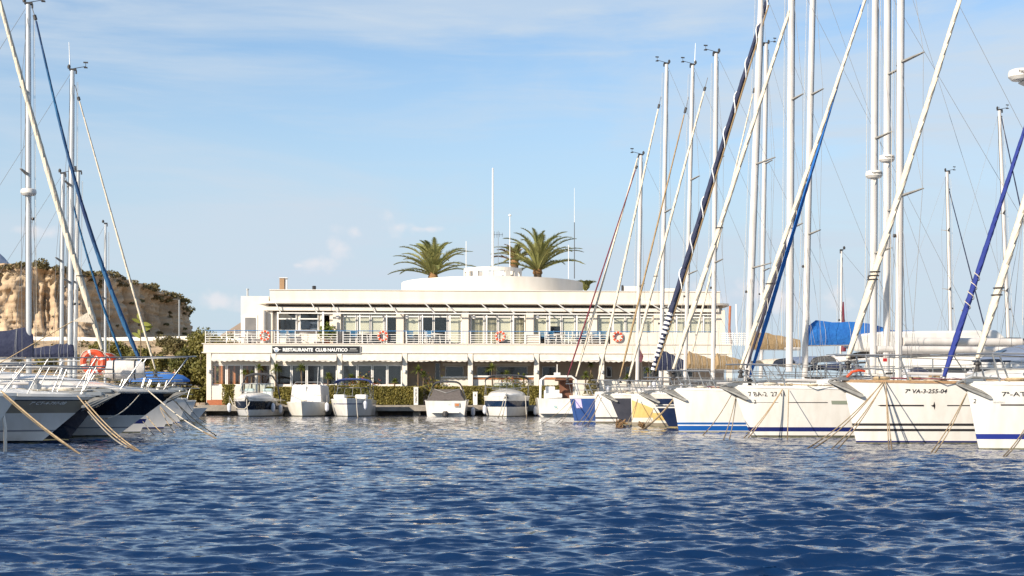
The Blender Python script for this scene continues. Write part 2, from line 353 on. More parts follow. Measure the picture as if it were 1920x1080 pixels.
# ------------------------------------------------------------------ land, road, cliff, hills
TH = R(3.4)                                                        # the club house is turned a little from the camera
BO = Vector(px2w(384, 750, 99.0)); BO.z = 0
def B2W(u, d, z=0): return Vector((BO.x + u * math.cos(TH) - d * math.sin(TH), BO.y + u * math.sin(TH) + d * math.cos(TH), z))
def BU(px, d=0):                                                   # distance along the facade at depth d seen in column px
    k = (px - 960) / FPX; c, s = math.cos(TH), math.sin(TH)
    return (k * (BO.y + d * c) - BO.x + d * s) / (c - k * s)
def BZ(py, d=0): return CH + (HOR - py) * (BO.y + 1 + d) / FPX
def landz(X, Y):
    X = np.asarray(X, float); Y = np.asarray(Y, float)
    left = np.clip((-23.5 - X) / 9, 0, 1); left = left * left * (3 - 2 * left)
    up = np.clip((Y - 101) / 75, 0, 1)
    z = .62 + left * (up * 8.2 + .9 * (fbm(X, Y, .12, 4) - .45) * (.4 + up))
    bank = np.clip((Y - 97) / 6, 0, 1)
    return .62 + (z - .62) * bank
ys = np.concatenate([np.linspace(97.4, 200, 110), np.linspace(204, 1200, 60)]); xs = np.concatenate([np.linspace(-420, -110, 50), np.linspace(-107, -15, 130), np.linspace(-10, 500, 60)])
Xg, Yg = np.meshgrid(xs, ys); Zg = landz(Xg, Yg)
tag(npmesh('ground', np.stack([Xg, Yg, Zg], -1).reshape(-1, 3), grid_faces(*Xg.shape), tilebr, smooth=True), 'sandy ground rising behind the harbour', kind='structure')
# rocky shore edge at the left of the quay
def rocks():
    mb = MB()
    for i in range(150):
        x = random.uniform(-58, -20.8); y = 96.7 + random.uniform(-.5, 1.0); r = random.uniform(.18, .5)
        ring = []
        for z, rr in ((-.5, r), (.2, r * 1.05), (.55, r * .6)):
            ring.append([(x + rr * math.cos(a) * random.uniform(.8, 1.2), y + rr * math.sin(a) * random.uniform(.8, 1.2), z + (y - 96.5) * .3) for a in [2 * pi * k / 6 for k in range(6)]])
        mb.loft(ring)
    tag(mb.build('shore_rocks', mat('shore_rock', (.30, .23, .16), (.17, .13, .10), .9, scale=2)), 'heap of brown boulders along the left shore', kind='stuff')
rocks()
# quay: a real block with a lip, piles and dark underside
q = MB(); q.box(-21.5, 60, 97.2, 101.5, -1.0, .70)
tag(q.build('quay', concrete, bevel=.02), 'stone quay apron in front of the club house', kind='structure')
ledge = MB(); ledge.box(-21.5, 60, 96.0, 97.2, .30, .58); 
for k in range(28): ledge.box(-21.2 + k * 2.9, -20.7 + k * 2.9, 96.3, 97.2, -1, .30)
tag(ledge.build('jetty', concrete, bevel=.02), 'low concrete jetty on piles along the quay', kind='structure')
dk = MB().box(-21.5, 60, 97.05, 97.2, -1, .28); tag(dk.build('quay_wall', concd), 'dark quay wall under the jetty', kind='structure')  # darker mottled concrete below the jetty
# piers that carry the two rows of boats
def pier(x0, y0, x1, y1, w, nm, lab):
    a = Vector((x0, y0, 0)); b = Vector((x1, y1, 0)); d = (b - a).normalized(); n = Vector((-d.y, d.x, 0)) * w / 2
    mb = MB(); mb.loft([[a - n + Vector((0, 0, z)), b - n + Vector((0, 0, z)), b + n + Vector((0, 0, z)), a + n + Vector((0, 0, z))] for z in (-1, .62)])
    tag(mb.build(nm, concrete, bevel=.03), lab, kind='structure')
pier(24.6, 20, 17.0, 62, 2.4, 'pier', 'concrete pier behind the right hand boats'); pier(-24.0, 20, -31.2, 66, 2.4, 'pier', 'concrete pier behind the left hand boats')
# far road with low white wall
rd = MB(); n_ = 60
for i in range(n_):
    x0 = -110 + i * 1.35; x1 = x0 + 1.35; y = 168
    z0 = float(landz(x0, y)) + .05; z1 = float(landz(x1, y)) + .05
    rd.add([(x0, y, z0), (x1, y, z1), (x1, y + 5, z1 + .3), (x0, y + 5, z0 + .3)], [(0, 1, 2, 3)])
tag(rd.build('road', mat('asphalt', (.16, .14, .12), (.12, .11, .10), .9, scale=2)), 'narrow road crossing the slope under the cliff', kind='structure')
wl = MB()
for i in range(n_):
    x0 = -110 + i * 1.35; x1 = x0 + 1.35; y = 167.5; z0 = float(landz(x0, y)) ; z1 = float(landz(x1, y))
    wl.loft([[(x0, y, z0 - .4), (x0, y + .3, z0 - .4), (x0, y + .3, z0 + .42), (x0, y, z0 + .42)], [(x1, y, z1 - .4), (x1, y + .3, z1 - .4), (x1, y + .3, z1 + .42), (x1, y, z1 + .42)]])
tag(wl.build('roadside_wall', whp), 'low white wall running along the road below the cliff', 'wall')

def cliff():
    # plan line of the face: lit part faces the camera, then turns away to the right
    plan = [(-175, 186), (-125, 184), (-85, 186), (-68, 188), (-60.5, 190), (-57, 194), (-54.8, 203), (-51.8, 212), (-50.2, 222), (-51, 234), (-57, 258), (-70, 300)]
    tops = [20, 20, 19.6, 19.2, 19.2, 19, 18.7, 18.1, 17.4, 16.6, 15, 12]
    P = np.array(plan, float); seg = np.linalg.norm(np.diff(P, axis=0), axis=1); S = np.concatenate([[0], np.cumsum(seg)])
    s = np.linspace(0, S[-1], 620); px = np.interp(s, S, P[:, 0]); py = np.interp(s, S, P[:, 1]); tp = np.interp(s, S, tops)
    k = 13; ker = np.ones(k) / k
    px = np.convolve(np.pad(px, k // 2, 'edge'), ker, 'valid'); py = np.convolve(np.pad(py, k // 2, 'edge'), ker, 'valid')
    tx = np.gradient(px); ty = np.gradient(py); l = np.hypot(tx, ty); nx, ny = ty / l, -tx / l       # outward normal (towards camera side)
    tp = tp + 1.5 * (fbm(s, s * 0, .12, 4, 3) - .5)
    rows = 95; V = []
    for r in range(rows):
        t = r / 69
        if t <= 1:
            h = 7.4 + (tp - 7.4) * t
            talus = 7.0 * np.clip(.42 - t, 0, 1) ** 1.3 * (0.6 + .8 * fbm(s, s * 0 + 3, .05, 3, 5))
            g = 1 - np.abs(2 * fbm(s, np.full_like(s, t * 1.2), .23, 3, 7) - 1) * 1.0
            g2 = 1 - np.abs(2 * fbm(s + 3 * np.sin(t * 3), np.full_like(s, t * 2.4), .75, 3, 2) - 1)
            strata = .5 * (n2(np.full_like(s, t * 24), s * .01, 1, 4) - .5) * 1.0
            off = talus - 3.4 * (g ** 3) * np.sin(pi * np.clip(t * 1.05, 0, 1)) ** .5 - 1.1 * g2 ** 4 + strata - 2.2 * t ** 2 + 1.5 * (fbm(s, t * 2.2 + s * 0, 1.7, 4, 6) - .5) + .8 * (fbm(s * .4, t * 22 + s * 0, 1, 3, 9) - .5)
            V.append(np.stack([px + nx * off, py + ny * off, h + 0 * s], -1)); last = off
        else:
            q = (r - 69) / 25; back = 1 + q * q * 60
            X = px + nx * (last - back); Y = py + ny * (last - back)
            V.append(np.stack([X, Y, tp + 1.6 * (fbm(X, Y, .15, 4, 8) - .45) * min(1, q * 6) - q * 5], -1))
    V = np.array(V).reshape(-1, 3)
    m = mat('cliff_rock', (.62, .47, .31), (.43, .33, .22), .95, scale=.35, stretch=(1, 1, .45), bump=.35, bscale=.9, lo=.3, hi=.7)
    t = m.node_tree; b = t.nodes['Principled BSDF']; src = b.inputs['Base Color'].links[0].from_socket
    tc = t.nodes.new('ShaderNodeTexCoord'); mp = t.nodes.new('ShaderNodeMapping'); mp.inputs['Scale'].default_value = (.06, .06, .95); t.links.new(tc.outputs['Object'], mp.inputs[0])
    nz = t.nodes.new('ShaderNodeTexNoise'); nz.inputs['Scale'].default_value = 1; nz.inputs['Detail'].default_value = 6; t.links.new(mp.outputs[0], nz.inputs['Vector'])
    mr = t.nodes.new('ShaderNodeMapRange'); mr.inputs[1].default_value = .45; mr.inputs[2].default_value = .62; t.links.new(nz.outputs[0], mr.inputs[0])
    x = t.nodes.new('ShaderNodeMix'); x.data_type = 'RGBA'; t.links.new(mr.outputs[0], x.inputs[0]); t.links.new(src, x.inputs[6]); x.inputs[7].default_value = (.40, .29, .19, 1); t.links.new(x.outputs[2], b.inputs['Base Color'])
    o = npmesh('cliff', V, grid_faces(rows, len(s)), m, smooth=True); tag(o, 'eroded ochre cliff with vertical gullies above the road', kind='structure')
    # scrub on the rim and ledges
    C = []; rng = np.random.default_rng(5)
    Vr = V.reshape(rows, len(s), 3)
    for i in range(700):
        j = rng.integers(0, len(s)); r = int(np.clip(rng.normal(70, 5), 60, 90)) if rng.random() < .86 else rng.integers(20, 62)
        if r < 62 and s[j] < S[4] and rng.random() < .8: continue
        c = Vr[r, j]; rad = rng.uniform(.35, 1.15) * (1 if r >= 60 else .6)
        n = int(120 * rad)
        d = rng.normal(size=(n, 3)); d /= np.linalg.norm(d, axis=1)[:, None]; d[:, 2] = np.abs(d[:, 2]) * .75
        C.append(c + d * rad * rng.uniform(.6, 1.0, (n, 1)))
    C = np.concatenate(C); Vq, Fq = leaf_quads(C, .26, 1.3, rng=rng)
    tag(npmesh('scrub', Vq, Fq, lf_dark), 'dry green scrub growing over the cliff top', kind='stuff')
cliff()
def hill(name, cx, cy, r, h, m, lab, seed):
    n = 70; a = np.linspace(-1, 1, n); X, Y = np.meshgrid(a, a); d = np.sqrt(X ** 2 + Y ** 2)
    Z = h * np.clip(1 - d, 0, 1) ** 1.05 * (1 + .35 * (fbm(X, Y, 4, 5, seed) - .5)) - 2
    tag(npmesh(name, np.stack([cx + X * r, cy + Y * r, Z], -1).reshape(-1, 3), grid_faces(n, n), m), lab, kind='structure')
hill('hill', -112, 620, 60, 39, mat('hill_scrub', (.20, .155, .12), (.27, .21, .16), 1, scale=.06), 'brown cone hill beyond the trees left of the club house', 3)
hill('mountain', -1460, 4000, 420, 430, mat('mountain_haze_tint', (.30, .33, .40), (.36, .38, .44), 1, scale=.01), 'pale grey mountain on the far left horizon', 8)  # pale blue-grey puts the distance haze into the rock colour

# ------------------------------------------------------------------ trees and bushes on the slope
def shrub(X, Y, r, h, m, lab, group, n=1500, size=.22, trunk=True, seed=0, cat='shrub', name='shrub', lob=9):
    rng = np.random.default_rng(seed + 100); z0 = float(landz(X, Y)); root = empty(name, (X, Y, z0)); tag(root, lab, cat, group)
    C = []
    for i in range(lob):
        a = rng.uniform(0, 2 * pi); q = rng.uniform(0, .7) ** .7
        c = np.array([r * q * math.cos(a), r * q * math.sin(a), h * rng.uniform(.28, .86)]); rr = r * rng.uniform(.28, .55)
        k = n // lob; d = rng.normal(size=(k, 3)); d /= np.linalg.norm(d, axis=1)[:, None]
        C.append(c + d * rr * rng.uniform(.45, 1.08, (k, 1)) * np.array([1, 1, .8]))
    C = np.concatenate(C); C = C[C[:, 2] > .03]; V, F = leaf_quads(C, size, 1.5, rng=rng); npmesh('foliage', V, F, m, root)
    if trunk:
        mb = MB()
        for i in range(4):
            a = i * 1.6 + seed; mb.tube([(0, 0, -.3), (r * .12 * math.cos(a), r * .12 * math.sin(a), h * .3), (r * .4 * math.cos(a), r * .4 * math.sin(a), h * .68)], [.07 * h / 3, .05 * h / 3, .02 * h / 3], 6)
        mb.build('trunk', bark, root, True)
    return root
def atpx(px, Y): return (px - 960) * Y / FPX
shrub(atpx(388, 107), 107, 2.1, 6.0, lf_shrub, 'tall yellow-green bush touching the left end of the club house', 'bushes on the slope', 6500, .15, seed=1, lob=22)
shrub(atpx(356, 108), 108, 1.9, 4.6, lf_shrub, 'rounded bush just left of the tall bush by the club house', 'bushes on the slope', 4500, .15, seed=2, lob=18)
shrub(atpx(425, 112), 112, 1.9, 6.2, lf_shrub, 'spindly treetop showing over the left terrace rail', 'bushes on the slope', 2600, .15, seed=3, lob=16)
shrub(atpx(405, 104), 104, 1.2, 3.2, lf_shrub, 'low bush against the left corner column of the club house', 'bushes on the slope', 2200, .13, seed=31, lob=12)
bs = [(335, 105, 1.2, 2.0, 'below the lamp post'), (308, 106, 1.1, 2.2, 'low on the bank behind the orange pennant'), (282, 107, 1.4, 2.4, 'behind the strapped white bundle'), (252, 112, 1.2, 2.2, 'at the foot of the blue furled sail'), (300, 126, 1.3, 1.9, 'half way up the sandy bank'), (262, 130, 1.3, 1.9, 'beside the agave stalk'), (345, 122, 1.3, 2.0, 'left of the tall bush, half way up'), (205, 118, 1.1, 1.7, 'behind the orange life rings'), (368, 103, .8, 1.4, 'small, at the corner of the quay'), (330, 145, 1.3, 1.6, 'just below the white road wall'), (220, 140, 1.3, 1.7, 'left of the blue furled sail, near the road'), (85, 128, 1.3, 1.5, 'between the two tall left masts'), (16, 132, 1.5, 1.7, 'at the far left edge below the cliff'), (372, 130, 1.8, 2.8, 'large, high behind the tall bush'), (345, 100.5, .7, 1.0, 'tiny, on the shore rocks'), (318, 152, 1.5, 1.8, 'near the road under the cliff end'), (186, 148, 1.2, 1.5, 'small, by the road behind the cream furled sail')]
for i, (px, Y, r, h, wh) in enumerate(bs):
    shrub(atpx(px, Y), Y, r, h, lf_shrub if i % 3 else lf_dark, 'round olive bush ' + wh, 'bushes scattered on the sandy slope', int(1700 * r), .16, seed=10 + i, lob=12)
# agave stalk with big yellow-green leaves near the forestay
ag = empty('agave_plant', (atpx(263, 104), 104, float(landz(atpx(263, 104), 104)))); tag(ag, 'tall bare stalk with large yellow-green leaves rising before the cliff', 'plant')
MB().tube([(0, 0, -.2), (.05, 0, 3), (0, 0, 7.4)], [.07, .05, .02], 6).build('stalk', bark, ag, True)
def bigleaf(c, d, L, w, nm, p):
    mb = MB(); c = Vector(c); d = Vector(d).normalized(); s = d.cross(Vector((0, 1, 0))).normalized(); q = 6; vs = []
    for i in range(q + 1):
        t = i / q; ww = w * math.sin(pi * (t * .93 + .05)); pz = c + d * L * t + Vector((0, 0, -.25 * L * t * t)); vs += [pz - s * ww, pz + Vector((0, .06 * ww, 0)), pz + s * ww]
    fs = []
    for i in range(q): fs += [(i * 3, i * 3 + 1, i * 3 + 4, i * 3 + 3), (i * 3 + 1, i * 3 + 2, i * 3 + 5, i * 3 + 4)]
    mb.add(vs, fs).build(nm, lf_big, p, True)
for c, d, L, w in (((0, 0, 5.2), (1, .2, .9), 1.2, .17), ((0, 0, 4.8), (-.9, .1, .9), .9, .14), ((0, 0, 5.9), (-.8, -.2, .7), .8, .13), ((0, 0, 5.0), (-.35, .3, 1.1), .7, .12), ((0, 0, 5.8), (.9, -.2, .2), .9, .16), ((0, 0, 6.1), (-.3, .2, 1), .8, .16)): bigleaf(c, d, L, w, 'leaf', ag)
lp = empty('lamp_post', (atpx(336, 165), 165, float(landz(atpx(336, 165), 165)))); tag(lp, 'thin grey lamp post beside the road under the cliff', 'lamp post')
MB().tube([(0, 0, 0), (0, 0, 5)], .09, 6).build('pole', steel, lp); MB().cbox((-.3, 0, 5.0), (.8, .2, .12)).build('lamp_head', dark, lp)

# tufts and loose stones over the sandy slope
rng_ = np.random.default_rng(77); C_ = []
for i in range(620):
    Y = rng_.uniform(103, 166); X = rng_.uniform(-75, -24) * Y / 120; z = float(landz(X, Y)); r_ = rng_.uniform(.12, .42); k_ = int(70 * r_) + 6
    d_ = rng_.normal(size=(k_, 3)) * r_ * np.array([.6, .6, .4]); d_[:, 2] = np.abs(d_[:, 2]); C_.append(d_ + np.array([X, Y, z]))
V, F = leaf_quads(np.concatenate(C_), .16, 2.2, rng=rng_); tag(npmesh('dry_tufts', V, F, lf_dark), 'low dry tufts dotted over the sandy slope', kind='stuff')
mb = MB()
for i in range(420):
    Y = rng_.uniform(100, 166); X = rng_.uniform(-75, -22) * Y / 120; z = float(landz(X, Y)); r_ = rng_.uniform(.08, .34)
    rg2 = [[(X + r_ * f * rng_.uniform(.7, 1.3) * math.cos(2 * pi * k / 5), Y + r_ * f * math.sin(2 * pi * k / 5), z + h * r_) for k in range(5)] for f, h in ((1, -.3), (.9, .35), (.3, .7))]; mb.loft(rg2)
tag(mb.build('loose_stones', mat('slope_stone', (.42, .30, .19), (.30, .21, .14), .95, scale=1)), 'loose pale stones on the sandy slope', kind='stuff')
# ------------------------------------------------------------------ club house (local frame: u along the facade, d into the building, z up)
club = empty('club_house', (BO.x, BO.y, 0), TH); tag(club, 'long two storey cream restaurant building with flat roof and round drum on top', 'building')
zr, ze, zb1, zb0, zh, ztr, zrail, zt, zs, zv, zg1, zg0, zf = 8.83, 7.90, 7.67, 7.40, 7.27, 6.98, 5.92, 5.02, 4.30, 3.74, 3.52, 2.08, .70
UE = BU(1372)                                                     # right end of the building
D2 = 2.1                                                          # upper wall stands back behind the terrace
def bp(name, mb, m, par=None, **k): return mb.build(name, m, par or club, **k)
bp('floor_slab', MB().box(BU(384) - .1, UE, .0, 10.5, zs, zt - .04), plaster)
bp('terrace_floor', MB().box(BU(388), UE - .05, .05, D2, zt - .036, zt), floorm)
bp('slab_moulding', MB().box(BU(381) - .1, UE + .04, -.06, -.002, zs + .03, zs + .10).box(BU(381) - .1, UE + .04, -.05, -.002, zt - .07, zt - .02), plaster2)
# roof
rl = BU(505, D2 - 1)
roof = bp('roof', MB().box(rl, BU(1352, 1), 1.42, 10.5, ze + .06, zr), plaster)
bp('parapet_cap', MB().box(rl - .04, BU(1352, 1) + .04, 1.36, 1.7, zr, zr + .05), plaster2, roof)
# eave: thin slab with a curved left and right tip
ev = MB(); pts = []
uL = BU(473, .5); uR = BU(1375, .5)
for k in range(9):
    t = k / 8; pts.append((uL + (rl - uL + .6) * t, 2.2 - .95 * math.sin(t * pi / 2)))
ptsR = [(uR - (uR - BU(1340)) * (1 - k / 8), 1.25 + .7 * (1 - math.cos(k / 8 * pi / 2))) for k in range(9)]
edge = pts + ptsR; ring = lambda z, o: [(u, d + o, z) for u, d in edge] + [(uR, 5, z), (uL, 5, z)]
ev.loft([ring(ze - .06, .28), ring(ze, 0), ring(ze + .14, 0)])
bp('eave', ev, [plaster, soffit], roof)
bp('soffit_panel', MB().box(rl - .3, BU(1350), 1.5, D2 + .4, ze - .066, ze - .062), soffit, roof); bp('eave_shade_board', MB().box(rl, BU(1350), 1.9, 1.96, zh + .01, ze - .068), mat('eave_shade_brown', (.20, .15, .11), (.16, .12, .09), .9, scale=3), roof)  # added dark board, its brown paints the shade gap under the eave
for i, (u0, u1) in enumerate(((BU(498, 1.3), BU(620, 1.3)), (BU(620, 1.3) + .03, BU(838, 1.3)), (BU(838, 1.3) + .03, BU(1075, 1.3)), (BU(1075, 1.3) + .03, BU(1350, 1.3)))):
    bp('roof_beam', MB().box(u0, u1, 1.62, 1.82, zb0, zb1), plaster2)
# walls of the upper floor
W2 = MB(); W2.box(BU(505, 2), BU(1352, 2), D2 + .06, D2 + .22, zh + .0, ze - .10); bp('lintel', W2, plaster)
pil = [504, 632, 750, 872, 993, 1112, 1232, 1350]; pw = [16, 15, 14, 13, 14, 14, 14, 16]
for p, w in zip(pil, pw): bp('pilaster', MB().box(BU(p - w / 2, D2), BU(p + w / 2, D2), D2 - .28, D2 + .3, zt, zh + .3), plaster, bevel=.015)
bp('side_wall', MB().box(BU(1350, D2), UE - .2, D2 + .3, 10.4, zt, ze), plaster)
bp('back_wall', MB().box(BU(400), UE - .3, 10.2, 10.4, zf, zs), plaster); bp('back_wall', MB().box(BU(470, 9), UE - .3, 10.2, 10.4, zt, ze), plaster)
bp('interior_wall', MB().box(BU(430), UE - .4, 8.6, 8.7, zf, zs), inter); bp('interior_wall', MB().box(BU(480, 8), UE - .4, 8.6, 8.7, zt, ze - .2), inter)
bp('interior_floor', MB().box(BU(400, 3), UE - .4, D2 + .3, 8.6, zt - .03, zt + .01).box(BU(400, 3), UE - .4, .4, 8.6, zf - .1, zf + .02), woodd)
# left stair block with door
bp('stair_block', MB().box(BU(452, D2), BU(504, D2), D2 - .1, 7, zt, BZ(557, D2)), plaster2)
dr = bp('door', MB().box(BU(457, D2), BU(483, D2), D2 - .14, D2 - .103, zt + .02, BZ(592, D2)), whp)
bp('door_leaf', MB().box(BU(460, D2), BU(480, D2), D2 - .17, D2 - .142, zt + .05, BZ(597, D2)), dkdoor, dr)
bp('vent', MB().lathe([(.07, 0), (.07, .5), (.1, .52), (.1, .6)], (BU(464, 3), 3, BZ(557, D2)), 8), steel)
bp('column', MB().lathe([(.22, zt), (.22, zb0)], (BU(492, 1.2), 1.6, 0), 12), plaster2, smooth=True)

def window(u0, u1, z0, z1, d, tz=None, blind=0, curtain=False, g=None, par=None, fr=.055, name='window'):
    f = MB(); f.box(u0, u1, d - .05, d + .05, z1 - fr, z1).box(u0, u1, d - .05, d + .05, z0, z0 + fr).box(u0, u0 + fr, d - .05, d + .05, z0 + fr, z1 - fr).box(u1 - fr, u1, d - .05, d + .05, z0 + fr, z1 - fr)
    if tz: f.box(u0 + fr, u1 - fr, d - .05, d + .05, tz, tz + .09)
    w = f.build(name, pvc, par or club)
    parts = [(z0 + fr, (tz or z1) - (0 if tz else fr))] + ([(tz + .09, z1 - fr)] if tz else [])
    for a, b in parts: MB().box(u0 + fr, u1 - fr, d - .008, d + .008, a, b).build('pane', g or glass, w)
    if blind:
        zt_ = z1 - fr - .02; MB().box(u0 + fr, u1 - fr, d + .07, d + .085, max(z0 + .06, z1 - blind), zt_).build('blind', blindm, w)
    if curtain:
        n = 26; vs = []; 
        for k in range(n + 1):
            uu = u0 + fr + (u1 - u0 - 2 * fr) * k / n; dd = d + .22 + .07 * math.sin(k * 1.9) ; vs += [(uu, dd, z0 + .05), (uu, dd, z1 - .1)]
        MB().add(vs, [(2 * k, 2 * k + 2, 2 * k + 3, 2 * k + 1) for k in range(n)]).build('curtain', curtm, w)
    return w
bays = [(643, 746), (760, 866), (882, 985), (1000, 1105), (1120, 1224), (1240, 1343)]
states = [[1.35, 1.55, 1.55, .25], [1.5, 0, 0, 2.1], ['c', 'c', 1.9, 'c'], [1.6, .9, 2.2, 1.5], [1.6, 1.4, 1.5, 1.4], [1.5, 1.45, 1.6, 1.6]]
for (a, b), st in zip(bays, states):
    for k in range(4):
        u0 = BU(a + (b - a) * k / 4 + .6, D2); u1 = BU(a + (b - a) * (k + 1) / 4 - .6, D2); s_ = st[k]
        window(u0, u1, zt + .05, zh, D2, ztr, blind=0 if s_ == 'c' else s_, curtain=(s_ == 'c'))
for a_, b_ in ((746, 760), (866, 882), (985, 1000), (1105, 1120), (1224, 1240), (625, 643), (556, 562), (597, 601), (505, 520), (1343, 1350)): bp('wall_strip', MB().box(BU(a_, D2) - .02, BU(b_, D2) + .02, D2 + .052, D2 + .2, zt, zh + .01), plaster)
# open first bay: two big panes behind a white bar counter
window(BU(520, D2), BU(556, D2), BZ(621, D2), zh, D2, BZ(600, D2)); window(BU(562, D2), BU(597, D2), BZ(621, D2), zh, D2, BZ(600, D2))
bp('counter_wall', MB().box(BU(519, D2), BU(600, D2), D2 - .04, D2 + .15, zt, BZ(622, D2)), plaster2)
bp('counter_top', MB().box(BU(519, D2), BU(600, D2), D2 - .3, D2 + .18, BZ(622, D2), BZ(620, D2)), whp)
sh = MB()
for k in range(14): sh.box(BU(564 + k * 2.3, D2 + .6), BU(565.4 + k * 2.3, D2 + .6), D2 + .55, D2 + .6, zt + .9, zt + 1.7)
bp('shutter_slats', sh, slate)
bp('door_frame', MB().box(BU(601, D2), BU(606, D2), D2 - .05, D2 + .1, zt, zh).box(BU(618, D2), BU(625, D2), D2 - .05, D2 + .1, zt, zh).box(BU(606, D2), BU(618, D2), D2 - .05, D2 + .1, BZ(592, D2), BZ(588, D2)), plaster)
bp('terrace_post', MB().box(BU(604, .8), BU(607.5, .8), .8, .9, zt, zh), whp)
bp('terrace_post', MB().box(BU(519, 1.3), BU(522, 1.3), 1.4, 1.5, zt, zh), whp)
# pergola rail and slanting awning arms (one arm per pair of posts)
bp('awning_rail', MB().box(BU(519, 1.1), BU(1345, 1.1), 1.36, 1.44, zh - .10, zh - .02), whp)
arms = [515, 583, 621, 690, 729, 797, 836, 903, 943, 1010, 1048, 1118, 1155, 1225, 1262]
for i, p in enumerate(arms):
    u = BU(p, .5); l = .05 + .9 * max(0, (p - 560)) / 600
    bp('awning_arm', MB().tube([(u, 1.22, ze + .02), (u + .45 * l + .12, 1.3, (ze + zh) / 2), (u + l + .3, 1.4, zh - .05)], .045, 6), whp)
for p in range(8):
    q = bays[min(p, 5)] if p < 6 else None
    if q:
        for pp in (q[0] + (q[1] - q[0]) * .29, q[0] + (q[1] - q[0]) * .78): bp('terrace_post', MB().box(BU(pp, 1), BU(pp, 1) + .09, 1.45, 1.54, zt, zh - .02), whp)
for p in (656, 768, 893, 1012): 
    o = bp('wall_lamp', MB().lathe([(.02, 0), (.13, .05), (.13, .12), (.02, .16)], (BU(p - 6 if p > 660 else 632, D2) + .05, D2 - .45, BZ(595, D2)), 12, 'y'), white)
# terrace railing: posts, four bars each bay and the blue hand rail
rail = bp('railing', MB().box(BU(385), BU(1345), .03, .09, zrail - .05, zrail), bluep)
uu = BU(385)
segs = [(385, 503), (514, 632), (643, 752), (762, 872), (882, 960), (960, 1012), (1022, 1110), (1110, 1140)]
for a, b in segs:
    n = max(2, round((BU(b) - BU(a)) / 1.45)); 
    for k in range(n + 1):
        u = BU(a) + (BU(b) - BU(a)) * k / n; MB().box(u - .025, u + .025, .035, .085, zt, zrail - .05).build('post', whp, rail)
    for k in range(4): z = zt + .12 + k * .165; MB().box(BU(a), BU(b), .05, .075, z, z + .035).build('bar', whp, rail)
for k in range(5): z = zt + .12 + k * .165; MB().box(BU(384), BU(384) + .03, .1, 2.6, z, z + .03).build('bar', whp, rail)
bp('terrace_parapet', MB().box(BU(985), BU(1014), .12, .22, zt, zt + .66), plaster); bp('terrace_parapet', MB().box(BU(1145), BU(1343), .02, .2, zt, zt + .80), plaster)
# lattice fence at the right end of the terrace
lat = MB()
for k in range(12): lat.box(BU(1352) + k * .17, BU(1352) + k * .17 + .05, .3, .34, zt - .1, zt + .85)
for k in range(6): lat.box(BU(1352), BU(1352) + 1.95, .28, .3, zt + k * .15, zt + k * .15 + .05)
tag(bp('lattice_screen', lat, whp), 'white lattice screen at the right end')
bp('drain_pipe', MB().tube([(UE + .1, .8, zt), (UE + .0, .8, zt + 1.2), (UE + .1, 1.0, ze - .1)], .09, 8), brick)
bp('eave_post', MB().tube([(UE + .5, .5, zt), (UE + .45, .6, ze)], .06, 6), whp)
# ground floor: columns, lambrequins, glazing
gcol = [392, 513, 637, 759, 882, 1006, 1128, 1250, 1368]
for p in gcol: bp('column', MB().box(BU(p - 4.6), BU(p + 4.6), -.10, .30, zf, zs - .004), plaster2, bevel=.02)
for p in gcol[:-1]: bp('column_lamp', MB().lathe([(.02, 0), (.09, .02), (.11, .2), (.05, .24)], (BU(p), -.2, 2.95), 8), white)
for i in range(8):
    u0, u1 = BU(gcol[i] + 5.5), BU(gcol[i + 1] - 5.5); n = 44; drop = .95 if i < 3 else .42; out_ = .42 if i else .2
    V = []
    for k in range(n + 1):
        u = u0 + (u1 - u0) * k / n; sc = .075 * abs(math.sin(k * pi / 4)); sg = .03 * math.sin(k * .37 + i)
        V += [(u, .02, zs - .02), (u, -.22 - out_ * .2 + sg * .4, zs - .30), (u, -.32 - out_ * .3 + sg, zs - .44), (u, -.33 - out_ * .3 + sg * 1.2, zs - .50 - sc * .9 - .03 * math.sin(k * .21))]
    F = [(4 * k + j, 4 * k + 4 + j, 4 * k + 5 + j, 4 * k + 1 + j) for k in range(n) for j in range(3)]
    bp('awning', MB().add(V, F), awn, smooth=True)
    bp('awning_bar', MB().tube([(u0, -.30 - out_ * .3, zs - .44), (u1, -.30 - out_ * .3, zs - .44)], .025, 6), whp)
for i, (a, b) in enumerate(((397, 508), (518, 632), (642, 754))):
    for k in range(4):
        u0 = BU(a + (b - a) * k / 4 + .4, .4); u1 = BU(a + (b - a) * (k + 1) / 4 - .4, .4)
        w = window(u0, u1, zg0, zg1, .42, curtain=False, fr=.07)
    bp('lintel', MB().box(BU(a, .4), BU(b, .4), .34, .5, zg1 + .003, zs), plaster2)
    bp('sill_wall', MB().box(BU(a, .4), BU(b, .4), .33, .5, zf, zg0 - .003), plaster2)
bp('dining_wall', MB().box(BU(400), BU(512), 2.6, 2.7, zf, zs), interw)
for k in range(9): bp('timber_screen', MB().box(BU(402 + k * 12, 2), BU(405 + k * 12, 2), 2.0, 2.1, zf, zs), orangew if k % 2 else woodd)
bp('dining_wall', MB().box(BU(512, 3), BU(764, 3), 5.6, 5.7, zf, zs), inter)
bp('partition', MB().box(BU(760, 1), BU(760, 1) + .15, .5, 5.6, zf, zs), plaster)
ped = bp('pedestal', MB().box(BU(396), BU(424), -.05, .30, .72 + .35, 2.05), plaster2); bp('brick_step', MB().box(BU(390), BU(426), -.55, .34, .5, 1.05), brick)
# recessed right part
D3 = 2.6
